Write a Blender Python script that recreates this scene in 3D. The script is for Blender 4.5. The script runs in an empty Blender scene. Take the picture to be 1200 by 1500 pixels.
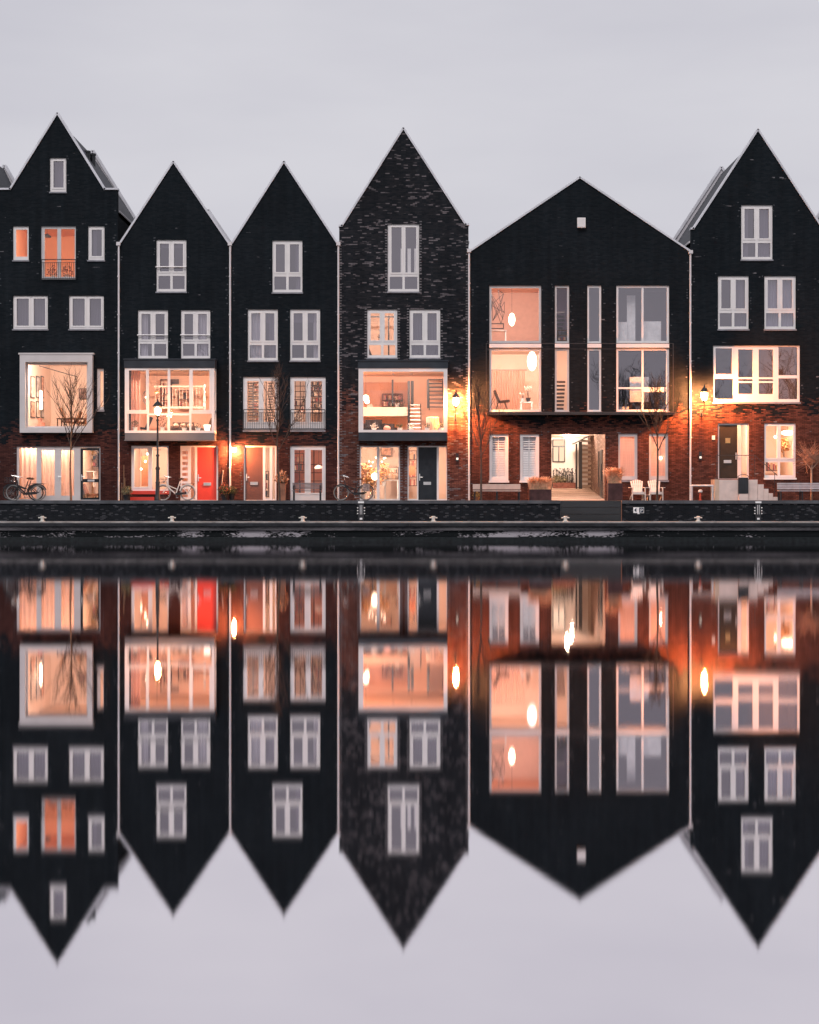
import bpy, bmesh, math, random
from mathutils import Vector, Matrix
from mathutils.geometry import tessellate_polygon
R = math.radians
rnd = random.Random(7)
# facade plane y=0, camera 75 m in front of it; helpers turn measured positions into metres at a depth
D0, F, HY, CZ = 75.0, 2400.0, 718.0, 2.234
def S(y=0): return F/(D0+y)
def X(px, y=0): return (px-600)/S(y)
def Z(py, y=0): return CZ-(py-HY)/S(y)
def P(px, py, y=0): return Vector((X(px, y), y, Z(py, y)))
GZ = Z(733)
col = bpy.context.scene.collection
ORG = {}
def tag(o, label=None, cat=None, group=None, kind=None):
    if label: o['label'] = label
    if cat: o['category'] = cat
    if group: o['group'] = group
    if kind: o['kind'] = kind
    return o
def empty(name, loc, label=None, cat=None, group=None):
    o = bpy.data.objects.new(name, None); o.location = loc; col.objects.link(o)
    o.empty_display_size = .2
    ORG[o.name] = Vector(loc)
    return tag(o, label, cat, group)
class MB:
    def __init__(s): s.v = []; s.f = []; s.m = []; s.cur = 0
    def add(s, vs, fs):
        o = len(s.v); s.v += [tuple(v) for v in vs]
        s.f += [tuple(o+i for i in f) for f in fs]; s.m += [s.cur]*len(fs); return s
    def box(s, x0, x1, y0, y1, z0, z1):
        if x0 > x1: x0, x1 = x1, x0
        if z0 > z1: z0, z1 = z1, z0
        if y0 > y1: y0, y1 = y1, y0
        return s.add([(x0,y0,z0),(x1,y0,z0),(x1,y1,z0),(x0,y1,z0),(x0,y0,z1),(x1,y0,z1),(x1,y1,z1),(x0,y1,z1)],
            [(3,2,1,0),(4,5,6,7),(0,1,5,4),(1,2,6,5),(2,3,7,6),(3,0,4,7)])
    def pbox(s, px0, py0, px1, py1, y0, y1):
        return s.box(X(px0), X(px1), y0, y1, Z(py1), Z(py0))
    def bar(s, a, b, w, h=None, up=(0,0,1)):
        a = Vector(a); b = Vector(b); h = h or w; d = (b-a).normalized(); u = Vector(up)
        if abs(d.dot(u)) > .98: u = Vector((0,1,0))
        r = d.cross(u).normalized(); u = r.cross(d)
        vs = [p+r*i*w/2+u*j*h/2 for p in (a,b) for i,j in ((-1,-1),(1,-1),(1,1),(-1,1))]
        return s.add(vs, [(3,2,1,0),(4,5,6,7),(0,1,5,4),(1,2,6,5),(2,3,7,6),(3,0,4,7)])
    def tube(s, a, b, r0, r1=None, n=6):
        a = Vector(a); b = Vector(b); r1 = r0 if r1 is None else r1
        d = (b-a)
        if d.length < 1e-6: return s
        d.normalize(); u = Vector((0,0,1)) if abs(d.z) < .9 else Vector((0,1,0))
        p = d.cross(u).normalized(); q = d.cross(p)
        vs = []
        for c, r in ((a,r0),(b,r1)):
            vs += [c+(p*math.cos(2*math.pi*k/n)+q*math.sin(2*math.pi*k/n))*r for k in range(n)]
        fs = [(k,(k+1)%n,n+(k+1)%n,n+k) for k in range(n)]+[tuple(range(n-1,-1,-1)), tuple(range(n,2*n))]
        return s.add(vs, fs)
    def path(s, pts, r, n=6):
        for a, b in zip(pts, pts[1:]): s.tube(a, b, r, r, n)
        return s
    def lathe(s, c, prof, n=12, ax='z'):
        c = Vector(c); vs = []; fs = []
        for r, z in prof:
            for k in range(n):
                t = 2*math.pi*k/n
                if ax == 'z': vs.append(c+Vector((r*math.cos(t), r*math.sin(t), z)))
                elif ax == 'y': vs.append(c+Vector((r*math.cos(t), z, r*math.sin(t))))
                else: vs.append(c+Vector((z, r*math.cos(t), r*math.sin(t))))
        m = len(prof)
        for j in range(m-1):
            fs += [(j*n+k, j*n+(k+1)%n, (j+1)*n+(k+1)%n, (j+1)*n+k) for k in range(n)]
        fs += [tuple(range(n-1,-1,-1)), tuple((m-1)*n+k for k in range(n))]
        return s.add(vs, fs)
    def ball(s, c, r, n=10, sz=1.0, m=6):
        return s.lathe(c, [(max(r*math.sin(math.pi*j/m), .001), -r*sz*math.cos(math.pi*j/m)) for j in range(m+1)], n)
    def ring(s, c, r, tr, n=28, t=5, ax='y'):
        c = Vector(c); vs = []; fs = []
        for k in range(n):
            a = 2*math.pi*k/n
            for j in range(t):
                b = 2*math.pi*j/t; rr = r+tr*math.cos(b)
                vs.append(c+Vector((rr*math.cos(a), tr*math.sin(b), rr*math.sin(a))))
        for k in range(n):
            for j in range(t):
                fs.append((k*t+j, k*t+(j+1)%t, ((k+1)%n)*t+(j+1)%t, ((k+1)%n)*t+j))
        return s.add(vs, fs)
    def plate(s, outer, holes, y0, y1):
        """polygon in x,z with holes, from y0 (front) to y1 (back)"""
        loops = [[Vector((x,z,0)) for x,z in outer]]
        for h in holes:
            if len(h) == 4 and not hasattr(h[0], '__len__'):
                x0,z0,x1,z1 = h; h = [(x0,z0),(x0,z1),(x1,z1),(x1,z0)]
            loops.append([Vector((x,z,0)) for x,z in h])
        tri = tessellate_polygon(loops)
        pts = [p for l in loops for p in l]; n = len(pts)
        vs = [(p.x,y0,p.y) for p in pts]+[(p.x,y1,p.y) for p in pts]
        fs = []
        for t in tri:
            a,b,c = (pts[i] for i in t)
            if (b.x-a.x)*(c.y-a.y)-(b.y-a.y)*(c.x-a.x) < 0: t = (t[0],t[2],t[1])
            fs.append(tuple(t)); fs.append((t[0]+n,t[2]+n,t[1]+n))
        o = 0
        for l in loops:
            m = len(l)
            fs += [(o+k, o+(k+1)%m, n+o+(k+1)%m, n+o+k) for k in range(m)]
            o += m
        return s.add(vs, fs)
    def leaves(s, c, r, n, sz, flat=1.0, up=0):
        c = Vector(c)
        for _ in range(n):
            d = Vector((rnd.gauss(0,1), rnd.gauss(0,1), rnd.gauss(0,1)*flat)).normalized()*r*rnd.random()**.45
            a = Vector((rnd.gauss(0,1), rnd.gauss(0,1), rnd.gauss(0,1)+up)).normalized()*sz*rnd.uniform(.6,1.3)
            b = a.cross(Vector((rnd.gauss(0,1), rnd.gauss(0,1), rnd.gauss(0,1)))).normalized()*sz*.35
            p = c+d
            s.add([p, p+a*.5+b, p+a, p+a*.5-b], [(0,1,2,3)])
        return s
    def build(s, name, mats, parent=None, smooth=False, org=None):
        me = bpy.data.meshes.new(name)
        if parent is not None: o = ORG[parent.name]
        elif org is not None: o = Vector(org)
        else:
            xs = [v[0] for v in s.v]; ys = [v[1] for v in s.v]; zs = [v[2] for v in s.v]
            o = Vector(((min(xs)+max(xs))/2, (min(ys)+max(ys))/2, min(zs)))
        me.from_pydata([(v[0]-o.x, v[1]-o.y, v[2]-o.z) for v in s.v], [], s.f)
        if not isinstance(mats, (list, tuple)): mats = [mats]
        for m in mats: me.materials.append(m)
        me.polygons.foreach_set('material_index', s.m)
        if smooth:
            me.polygons.foreach_set('use_smooth', [True]*len(s.f))
        me.update()
        bm = bmesh.new(); bm.from_mesh(me)
        bmesh.ops.recalc_face_normals(bm, faces=bm.faces); bm.to_mesh(me); bm.free()
        if smooth:
            try: me.set_sharp_from_angle(angle=R(50))
            except Exception: pass
        ob = bpy.data.objects.new(name, me); col.objects.link(ob)
        if parent is not None: ob.parent = parent
        else: ob.location = o
        ORG[ob.name] = o
        return ob
def copy_tree(o, parent=None):
    c = o.copy(); col.objects.link(c); c.parent = parent
    for ch in list(o.children): copy_tree(ch, c)
    return c
# ---------------------------------------------------------------- materials
def nodes(name):
    m = bpy.data.materials.new(name); m.use_nodes = True
    nt = m.node_tree; return m, nt, nt.nodes, nt.links, nt.nodes['Principled BSDF']
def N(ns, t, **kw):
    n = ns.new(t)
    for k, v in kw.items():
        if k in n.inputs: n.inputs[k].default_value = v
        else: setattr(n, k, v)
    return n
MC = {}
def mat(name, c, rough=.6, metal=0, var=.15, scale=4, bump=.0, stretch=(1,1,1), emit=None, es=0, trans=0):
    if name in MC: return MC[name]
    m, nt, ns, ln, b = nodes(name)
    b.inputs['Roughness'].default_value = rough; b.inputs['Metallic'].default_value = metal
    if max(c) < .12 and not metal: b.inputs['Specular IOR Level'].default_value = .15
    tc = ns.new('ShaderNodeTexCoord'); mp = ns.new('ShaderNodeMapping'); mp.inputs['Scale'].default_value = stretch
    ln.new(tc.outputs['Object'], mp.inputs['Vector'])
    no = N(ns, 'ShaderNodeTexNoise'); no.inputs['Scale'].default_value = scale; no.inputs['Detail'].default_value = 6
    ln.new(mp.outputs[0], no.inputs['Vector'])
    mx = ns.new('ShaderNodeMix'); mx.data_type = 'RGBA'
    mx.inputs[6].default_value = tuple(max(0,x*(1-var)) for x in c)+(1,)
    mx.inputs[7].default_value = tuple(min(1,x*(1+var)) for x in c)+(1,)
    mr = ns.new('ShaderNodeMapRange'); mr.inputs[1].default_value = .3; mr.inputs[2].default_value = .7
    ln.new(no.outputs['Fac'], mr.inputs[0]); ln.new(mr.outputs[0], mx.inputs[0])
    ln.new(mx.outputs[2], b.inputs['Base Color'])
    if bump:
        bp = ns.new('ShaderNodeBump'); bp.inputs['Strength'].default_value = .6; bp.inputs['Distance'].default_value = bump
        ln.new(no.outputs['Fac'], bp.inputs['Height']); ln.new(bp.outputs[0], b.inputs['Normal'])
    if emit:
        b.inputs['Emission Color'].default_value = tuple(emit)+(1,); b.inputs['Emission Strength'].default_value = es
    if trans:
        tr = ns.new('ShaderNodeBsdfTranslucent'); ln.new(mx.outputs[2], tr.inputs['Color'])
        ms = ns.new('ShaderNodeMixShader'); ms.inputs[0].default_value = trans
        ln.new(b.outputs[0], ms.inputs[1]); ln.new(tr.outputs[0], ms.inputs[2])
        ln.new(ms.outputs[0], ns['Material Output'].inputs[0])
    MC[name] = m
    return m
def lampmat(name, c, s):
    if name in MC: return MC[name]
    m = bpy.data.materials.new(name); m.use_nodes = True; ns = m.node_tree.nodes; ns.clear()
    e = ns.new('ShaderNodeEmission'); e.inputs[0].default_value = tuple(c)+(1,); e.inputs[1].default_value = s
    o = ns.new('ShaderNodeOutputMaterial'); m.node_tree.links.new(e.outputs[0], o.inputs[0])
    MC[name] = m; return m
def glass(name, refl=.2, tint=(.97,.97,.97)):
    m = bpy.data.materials.new(name); m.use_nodes = True; nt = m.node_tree; ns = nt.nodes; ns.clear(); ln = nt.links
    t = ns.new('ShaderNodeBsdfTransparent'); t.inputs[0].default_value = tint+(1,)
    g = ns.new('ShaderNodeBsdfGlossy'); g.inputs['Roughness'].default_value = .005; g.inputs[0].default_value = (1,.93,1,1) if refl > .1 else (1,1,1,1)
    fr = ns.new('ShaderNodeLayerWeight'); pw = ns.new('ShaderNodeMath'); pw.operation = 'POWER'; pw.inputs[1].default_value = 5
    ln.new(fr.outputs['Facing'], pw.inputs[0])
    a = ns.new('ShaderNodeMath'); a.operation = 'ADD'; a.use_clamp = True; a.inputs[1].default_value = refl+.04
    ln.new(pw.outputs[0], a.inputs[0])
    tc = ns.new('ShaderNodeTexCoord'); no = ns.new('ShaderNodeTexNoise'); no.inputs['Scale'].default_value = .7
    bp = ns.new('ShaderNodeBump'); bp.inputs['Strength'].default_value = .15; bp.inputs['Distance'].default_value = .02
    ln.new(tc.outputs['Object'], no.inputs['Vector']); ln.new(no.outputs['Fac'], bp.inputs['Height']); ln.new(bp.outputs[0], g.inputs['Normal'])
    x = ns.new('ShaderNodeMixShader'); ln.new(a.outputs[0], x.inputs[0]); ln.new(t.outputs[0], x.inputs[1]); ln.new(g.outputs[0], x.inputs[2])
    o = ns.new('ShaderNodeOutputMaterial'); ln.new(x.outputs[0], o.inputs[0])
    return m
def brick(name, c1, c2, mortar, lightc, thr=.95, kn=.5, bloom=.0, bw=.21, bh=.0625, sd=0.0, low=None):
    m, nt, ns, ln, b = nodes(name)
    tc = ns.new('ShaderNodeTexCoord'); sp = ns.new('ShaderNodeSeparateXYZ'); ln.new(tc.outputs['Object'], sp.inputs[0])
    ad = N(ns, 'ShaderNodeMath', operation='ADD'); ln.new(sp.outputs[0], ad.inputs[0]); ln.new(sp.outputs[1], ad.inputs[1])
    cb = ns.new('ShaderNodeCombineXYZ'); ln.new(ad.outputs[0], cb.inputs[0]); ln.new(sp.outputs[2], cb.inputs[1])
    of = ns.new('ShaderNodeVectorMath'); of.operation = 'ADD'; of.inputs[1].default_value = (sd, 50.0, 0); ln.new(cb.outputs[0], of.inputs[0])
    br = ns.new('ShaderNodeTexBrick')
    for k, v in (('Color1',(0,0,0,1)),('Color2',(1,1,1,1)),('Mortar',(.5,.5,.5,1)),('Scale',1),('Mortar Size',.006),('Mortar Smooth',.3),('Bias',0),('Brick Width',bw),('Row Height',bh)):
        br.inputs[k].default_value = v
    ln.new(of.outputs[0], br.inputs['Vector'])
    mx = ns.new('ShaderNodeMix'); mx.data_type = 'RGBA'; mx.inputs[6].default_value = c1+(1,); mx.inputs[7].default_value = c2+(1,)
    ln.new(br.outputs['Color'], mx.inputs[0])
    if low:   # lamp glow painted into the lower bricks as red, fading into the black above
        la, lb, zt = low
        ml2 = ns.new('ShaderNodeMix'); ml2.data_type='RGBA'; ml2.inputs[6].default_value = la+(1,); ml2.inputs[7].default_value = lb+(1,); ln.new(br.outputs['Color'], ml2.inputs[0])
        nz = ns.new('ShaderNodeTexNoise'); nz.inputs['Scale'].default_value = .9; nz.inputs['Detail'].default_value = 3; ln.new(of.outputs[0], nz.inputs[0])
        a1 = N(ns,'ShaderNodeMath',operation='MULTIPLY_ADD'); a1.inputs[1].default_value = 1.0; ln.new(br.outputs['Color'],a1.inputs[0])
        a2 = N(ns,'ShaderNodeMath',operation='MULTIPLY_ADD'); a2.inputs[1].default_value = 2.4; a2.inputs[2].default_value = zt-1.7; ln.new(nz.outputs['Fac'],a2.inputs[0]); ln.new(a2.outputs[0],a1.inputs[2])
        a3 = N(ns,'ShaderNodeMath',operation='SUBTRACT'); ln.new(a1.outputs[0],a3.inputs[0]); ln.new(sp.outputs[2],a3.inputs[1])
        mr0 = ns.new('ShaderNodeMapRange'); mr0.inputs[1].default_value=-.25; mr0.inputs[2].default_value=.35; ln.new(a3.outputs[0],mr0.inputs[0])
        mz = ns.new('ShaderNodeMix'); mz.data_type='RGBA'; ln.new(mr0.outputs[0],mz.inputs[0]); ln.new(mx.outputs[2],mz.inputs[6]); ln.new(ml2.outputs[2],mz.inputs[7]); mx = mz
    # clusters of pale bricks, longer along the courses than across them
    mp = ns.new('ShaderNodeMapping'); mp.inputs['Scale'].default_value = (.9,3.5,1); ln.new(of.outputs[0], mp.inputs[0])
    n1 = ns.new('ShaderNodeTexNoise'); n1.inputs['Scale'].default_value = 1.1; n1.inputs['Detail'].default_value = 3; ln.new(mp.outputs[0], n1.inputs[0])
    ma = N(ns, 'ShaderNodeMath', operation='MULTIPLY_ADD'); ma.inputs[1].default_value = kn; ln.new(n1.outputs['Fac'], ma.inputs[0])
    h = N(ns, 'ShaderNodeMath', operation='MULTIPLY'); h.inputs[1].default_value = 1-kn*.5; ln.new(br.outputs['Color'], h.inputs[0]); ln.new(h.outputs[0], ma.inputs[2])
    mr = ns.new('ShaderNodeMapRange'); mr.inputs[1].default_value = thr; mr.inputs[2].default_value = thr+.05; ln.new(ma.outputs[0], mr.inputs[0])
    ml = ns.new('ShaderNodeMix'); ml.data_type = 'RGBA'; ml.inputs[7].default_value = lightc+(1,); ln.new(mr.outputs[0], ml.inputs[0]); ln.new(mx.outputs[2], ml.inputs[6])
    # lime bloom: broad weathered patches
    n2 = ns.new('ShaderNodeTexNoise'); n2.inputs['Scale'].default_value = .55; n2.inputs['Detail'].default_value = 8; n2.inputs['Roughness'].default_value = .7; ln.new(of.outputs[0], n2.inputs[0])
    m2 = ns.new('ShaderNodeMapRange'); m2.inputs[1].default_value = .62; m2.inputs[2].default_value = .78; m2.inputs[4].default_value = bloom; ln.new(n2.outputs['Fac'], m2.inputs[0])
    mb = ns.new('ShaderNodeMix'); mb.data_type = 'RGBA'; mb.inputs[7].default_value = (.34,.34,.36,1); ln.new(m2.outputs[0], mb.inputs[0]); ln.new(ml.outputs[2], mb.inputs[6])
    # large tonal drift
    n3 = ns.new('ShaderNodeTexNoise'); n3.inputs['Scale'].default_value = .35; n3.inputs['Detail'].default_value = 4; ln.new(of.outputs[0], n3.inputs[0])
    m3 = ns.new('ShaderNodeMapRange'); m3.inputs[1].default_value = .3; m3.inputs[2].default_value = .7; m3.inputs[3].default_value = .8; m3.inputs[4].default_value = 1.2; ln.new(n3.outputs['Fac'], m3.inputs[0])
    # rain streaks running down the wall
    mp4 = ns.new('ShaderNodeMapping'); mp4.inputs['Scale'].default_value = (2.6,.16,1); ln.new(of.outputs[0], mp4.inputs[0])
    n4 = ns.new('ShaderNodeTexNoise'); n4.inputs['Scale'].default_value = 1.4; n4.inputs['Detail'].default_value = 5; ln.new(mp4.outputs[0], n4.inputs[0])
    m4 = ns.new('ShaderNodeMapRange'); m4.inputs[1].default_value = .35; m4.inputs[2].default_value = .7; m4.inputs[3].default_value = .78; m4.inputs[4].default_value = 1.12; ln.new(n4.outputs['Fac'], m4.inputs[0])
    mm = N(ns, 'ShaderNodeMath', operation='MULTIPLY'); ln.new(m3.outputs[0], mm.inputs[0]); ln.new(m4.outputs[0], mm.inputs[1])
    vm = ns.new('ShaderNodeVectorMath'); vm.operation = 'SCALE'; ln.new(mb.outputs[2], vm.inputs[0]); ln.new(mm.outputs[0], vm.inputs['Scale'])
    mo = ns.new('ShaderNodeMix'); mo.data_type = 'RGBA'; mo.inputs[7].default_value = mortar+(1,); ln.new(br.outputs['Fac'], mo.inputs[0]); ln.new(vm.outputs[0], mo.inputs[6])
    ln.new(mo.outputs[2], b.inputs['Base Color']); b.inputs['Roughness'].default_value = .8
    b.inputs['Specular IOR Level'].default_value = .06
    inv = N(ns, 'ShaderNodeMath', operation='SUBTRACT'); inv.inputs[0].default_value = 1; ln.new(br.outputs['Fac'], inv.inputs[1])
    add = N(ns, 'ShaderNodeMath', operation='MULTIPLY_ADD'); add.inputs[1].default_value = .4; ln.new(br.outputs['Color'], add.inputs[0]); ln.new(inv.outputs[0], add.inputs[2])
    bp = ns.new('ShaderNodeBump'); bp.inputs['Strength'].default_value = .7; bp.inputs['Distance'].default_value = .012
    ln.new(add.outputs[0], bp.inputs['Height']); ln.new(bp.outputs[0], b.inputs['Normal'])
    return m
CURB = mat('white_net_curtain', (.62,.58,.66), .8, var=.12, scale=5, stretch=(6,1,.3), trans=.4)
BLK1, BLK2, MORT = (.0075,.0115,.0150), (.0150,.0185,.0225), (.0115,.014,.017)
GLOWL = ((.052,.020,.018),(.110,.043,.035),3.0)  # painted lamp glow: red tints for lower walls and the height where each fades
GLOWM5 = ((.075,.028,.021),(.165,.064,.046),3.8)
GLOWH = ((.075,.028,.021),(.165,.064,.046),4.2)
GLOWM = ((.085,.030,.024),(.22,.095,.07),4.6)
PALE = (.21,.20,.215)
B = [brick('black_brick_a', BLK1, BLK2, MORT, PALE, 1.18, 1.2, .04, sd=1.3, low=GLOWL),
     brick('black_brick_b', BLK1, BLK2, MORT, PALE, 1.22, 1.2, .02, sd=11.3, low=GLOWL),
     brick('black_brick_c', BLK1, BLK2, MORT, PALE, 1.20, 1.2, .03, sd=23.7, low=GLOWL),
     brick('mottled_brick', (.012,.015,.019), (.030,.030,.034), (.017,.018,.022), (.17,.15,.16), .93, .85, .04, sd=31.1, low=GLOWM),
     brick('black_brick_e', BLK1, BLK2, MORT, PALE, 1.20, 1.2, .05, sd=47.9, low=GLOWM5),
     brick('black_brick_f', BLK1, BLK2, MORT, PALE, 1.14, 1.2, .07, sd=63.2, low=GLOWH)]
WHITE = mat('white_frame_paint', (.82,.78,.77), .4, var=.05, scale=2)
GREYF = mat('grey_frame_paint', (.60,.57,.57), .45, var=.06, scale=2)
DARKF = mat('dark_metal', (.022,.024,.028), .45, .3, var=.3)
ZINC = mat('zinc_trim', (.62,.62,.66), .45, .2, var=.15, scale=1.5)
CLAD = mat('pale_cladding', (.55,.53,.56), .6, var=.12, scale=1.2)
TILE = mat('dark_roof_tiles', (.05,.052,.06), .6, var=.4, scale=6, bump=.02, stretch=(.3,1,6))
PIPE = mat('pipe_paint', (.72,.68,.69), .45, var=.08)
SILL = mat('grey_stone_sill', (.25,.25,.28), .7, var=.25)
ANTH = mat('anthracite_panel', (.035,.042,.052), .5, var=.2, scale=1.5)
ANTL = mat('grey_zinc_panel', (.16,.15,.155), .4, .3, var=.15, scale=1.2)
GL = glass('window_glass', .03)
GLD = glass('coated_window_glass', .215)
RW = mat('warm_plaster', (.85,.68,.56), .8, var=.05, scale=1)
RW2 = mat('orange_plaster', (.85,.50,.33), .8, var=.05, scale=1)
RC = mat('ceiling_plaster', (.85,.72,.62), .8, var=.04, scale=1)
RF = mat('oak_floor', (.34,.2,.11), .5, var=.3, scale=3, stretch=(1,8,1))
RG = mat('grey_plaster', (.12,.11,.16), .8, var=.12, scale=.8)
RD = mat('dim_floor', (.12,.11,.11), .7)
CURT = mat('pale_curtain', (.17,.155,.22), .8, var=.12, scale=5, stretch=(6,1,.3), trans=.5)
CURW = mat('cream_curtain', (.82,.60,.50), .8, var=.10, scale=4, stretch=(6,1,.3), trans=.6)
WARM = (1.0,.70,.48)
# ---------------------------------------------------------------- houses
class House:
    def __init__(s, label, top, brickm, depth=8.5, eave=None, ridge=None, group=None):
        s.top = top; s.b = brickm; s.depth = depth; s.holes = []
        s.x0, s.x1 = top[0][0], top[-1][0]
        s.root = empty('gabled_house', (X((s.x0+s.x1)/2), 0, GZ), label, 'house', group)
        s.eave = eave or max(top[0][1], top[-1][1]); s.ridge = ridge or min(p[1] for p in top)+5
        s.rx = min(top, key=lambda p: p[1])[0]
    def hole(s, x0, y0, x1, y1): s.holes.append((X(x0), Z(y1), X(x1), Z(y0)))
    def part(s, mb, name, m, parent=None, smooth=False): # a part or sub-part of this house
        return mb.build(name, m, parent or s.root, smooth)
    def frame(s, x0, y0, x1, y1, panes, m=WHITE, yf=.06, th=.09, name='window', sash=(), gm=None):
        mb = MB(); mb.plate([(X(x0),Z(y1)),(X(x1),Z(y1)),(X(x1),Z(y0)),(X(x0),Z(y0))], [(X(a),Z(d),X(c),Z(b)) for a,b,c,d in panes], yf, yf+th)
        for a,b,c,d in sash:   # opening casements stand a little proud of the outer frame
            a,c = min(a,c),max(a,c); w = 2.1
            mb.plate([(X(a-w),Z(d+w)),(X(c+w),Z(d+w)),(X(c+w),Z(b-w)),(X(a-w),Z(b-w))], [(X(a+.15),Z(d-.15),X(c-.15),Z(b+.15))], yf-.018, yf-.001)
        w = s.part(mb, name, m)
        g = MB()
        for a,b,c,d in panes:
            g.add([(X(a)-.01,yf+th*.6,Z(d)-.01),(X(c)+.01,yf+th*.6,Z(d)-.01),(X(c)+.01,yf+th*.6,Z(b)+.01),(X(a)-.01,yf+th*.6,Z(b)+.01)], [(0,1,2,3)])
        s.part(g, 'pane', gm or GL, w)
        return w
    def sill(s, w, x0, x1, y, h=2, m=SILL):
        mb = MB(); mb.pbox(x0-1, y, x1+1, y+h, -.05, .06); return s.part(mb, 'sill', m, w)
    def win4(s, x0, y0, x1, y1, tf=.63, bf=.695, rail=False, sill=True, gm=None, curtain=True):
        s.hole(x0,y0,x1,y1); h = y1-y0; cx = (x0+x1)/2
        ub = y0+h*tf; lt = y0+h*bf
        up = [(x0+5,y0+5.5,cx-3.6,ub-1.5),(cx+3.6,y0+5.5,x1-5,ub-1.5)]
        lo = [(x0+2.8,lt,cx-1.8,y1-4),(cx+1.8,lt,x1-2.8,y1-4)]
        w = s.frame(x0,y0,x1,y1, up+lo, sash=up, gm=gm or GLD)
        if rail:
            r = MB(); yy = ub-8; r.tube(P(x0-1,yy,-.03), P(x1,yy,-.03), .03, n=8); r.tube(P(x0,yy,-.03),P(x0,yy,.06),.02); r.tube(P(x1-.5,yy,-.03),P(x1-.5,yy,.06),.02)
            s.part(r, 'guard_rail', WHITE, w, True)
        if sill: s.sill(w, x0, x1, y1+.2, 2)
        if curtain: 
            k = rnd.choice((0,1,2))
            if k != 1: s.curtain(w, x0+3, cx-rnd.choice((2,9,12)), y0+3, y1-3, .2, rnd.choice((CURT,CURB,CURT)))
            if k != 0: s.curtain(w, cx+rnd.choice((3,8,12)), x1-3, y0+3, y1-3, .22, rnd.choice((CURT,CURB,CURT)))
            if rnd.random() < .6: s.blind(w, x0+2, x1-2, y0+2, y0+h*rnd.uniform(.15,.4), .24)
        return w
    def curtain(s, w, x0, x1, y0, y1, y=.3, m=None, name='curtain', amp=.035, folds=None):
        xa, xb = X(x0), X(x1); L = xb-xa; n = max(int(L/.02), 8); folds = folds or L/.13
        vs = []; fs = []
        ph = rnd.random()*6
        for k in range(n+1):
            t = k/n; yy = y+amp*math.sin(2*math.pi*folds*t+ph+.8*math.sin(5*t)); 
            vs += [(xa+L*t, yy, Z(y1)), (xa+L*t, yy, Z(y0))]
        for k in range(n): fs.append((2*k,2*k+2,2*k+3,2*k+1))
        return s.part(MB().add(vs,fs), name, m or CURT, w)
    def blind(s, w, x0, x1, y0, y1, y=.25, m=None):
        mb = MB(); mb.pbox(x0,y0,x1,y1,y,y+.004); mb.tube(P(x0,y1,y),P(x1,y1,y),.012)
        return s.part(mb, 'roller_blind', m or (CURB if rnd.random() < .5 else CURT), w)
    def railing(s, w, x0, x1, yt, yb, n=13, m=None):
        r = MB(); y = -.10
        for yy, t in ((yt,.035),(yt+4.5,.02),(yb,.035)): r.bar(P(x0,yy,y), P(x1,yy,y), t)
        for xx in (x0,x1): r.bar(P(xx,yt,y), P(xx,yb+1,y), .03); 
        for xx in (x0,x1):
            for yy in (yt+3,yb-3): r.tube(P(xx,yy,y), P(xx,yy,.02), .014)
        for k in range(1,n): 
            xx = x0+(x1-x0)*k/n; r.tube(P(xx,yt+4.5,y), P(xx,yb,y), .009, n=4)
        return s.part(r, 'balcony_railing', m or DARKF, w)
    def room(s, x0, y0, x1, y1, depth=5, wm=None, cm=None, fm=None, power=0, color=WARM, y=.29, ly=None, tilt=0, name='room'):
        a,b,c,d = X(x0),X(x1),Z(y1),Z(y0); e = y+depth; mb = MB()
        if power: d += .06
        mb.cur = 0; mb.add([(a,e,c),(b,e,c),(b,e,d),(a,e,d)], [(0,1,2,3)]); mb.add([(a,y,c),(a,e,c),(a,e,d),(a,y,d)], [(0,1,2,3)]); mb.add([(b,y,c),(b,e,c),(b,e,d),(b,y,d)], [(0,1,2,3)])
        mb.cur = 1; mb.add([(a,y,d),(b,y,d),(b,e,d),(a,e,d)], [(0,1,2,3)])
        mb.cur = 2; mb.add([(a,y,c),(b,y,c),(b,e,c),(a,e,c)], [(0,1,2,3)])
        r = s.part(mb, name, [wm or RG, cm or wm or RG, fm or RD])
        if power:
            l = bpy.data.lights.new('ceiling_light', 'AREA'); l.shape = 'RECTANGLE'; l.size = (b-a)*.8; l.size_y = .16
            l.energy = power*2.25; l.color = (1, color[1]*1.02, color[2]*1.16)
            o = bpy.data.objects.new('ceiling_light', l); col.objects.link(o); o.parent = s.root
            lyy = y+.14
            o.location = Vector(((a+b)/2, lyy, d-.03))-ORG[s.root.name]; o.rotation_euler = (R(28),0,0)
        return r
    def finish(s, jamb=0):
        x0,x1 = X(s.x0),X(s.x1); zb = GZ-.4
        out = [(x0,zb),(x1,zb)]+[(X(a),Z(b)) for a,b in reversed(s.top)]
        mb = MB(); mb.plate(out, s.holes, 0, .30)
        ze = Z(s.eave); d = s.depth
        mb.box(x0,x0+.2,.301,d-.001,zb,ze); mb.box(x1-.2,x1,.301,d-.001,zb,ze)
        if jamb:   # pale headers toothed into the corners and window sides
            jb = mb; mb.cur = 1
            cols = [(x0,1),(x1,-1)]+[c for h in s.holes for c in ((h[0],-1),(h[2],1))]
            rows = [(GZ,Z(s.eave))]*2+[(h[1]-.1,h[3]+.1) for h in s.holes for _ in (0,1)]
            for (cx,sg),(za,zb2) in zip(cols,rows):
                z = math.ceil(za/.125)*.125
                while z < zb2:
                    if rnd.random() < (.93 if jamb == 1 else jamb*(.5+.5*math.sin(z*1.7+cx*3))):
                        w = rnd.uniform(.09,.12) if jamb == 1 else rnd.uniform(.03,.10); e = .012 if jamb == 1 else rnd.uniform(.01,.12)
                        jb.box(cx+sg*e, cx+sg*(e+w), -.004, .01, z+.01, z+.055)
                    z += .125
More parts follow.
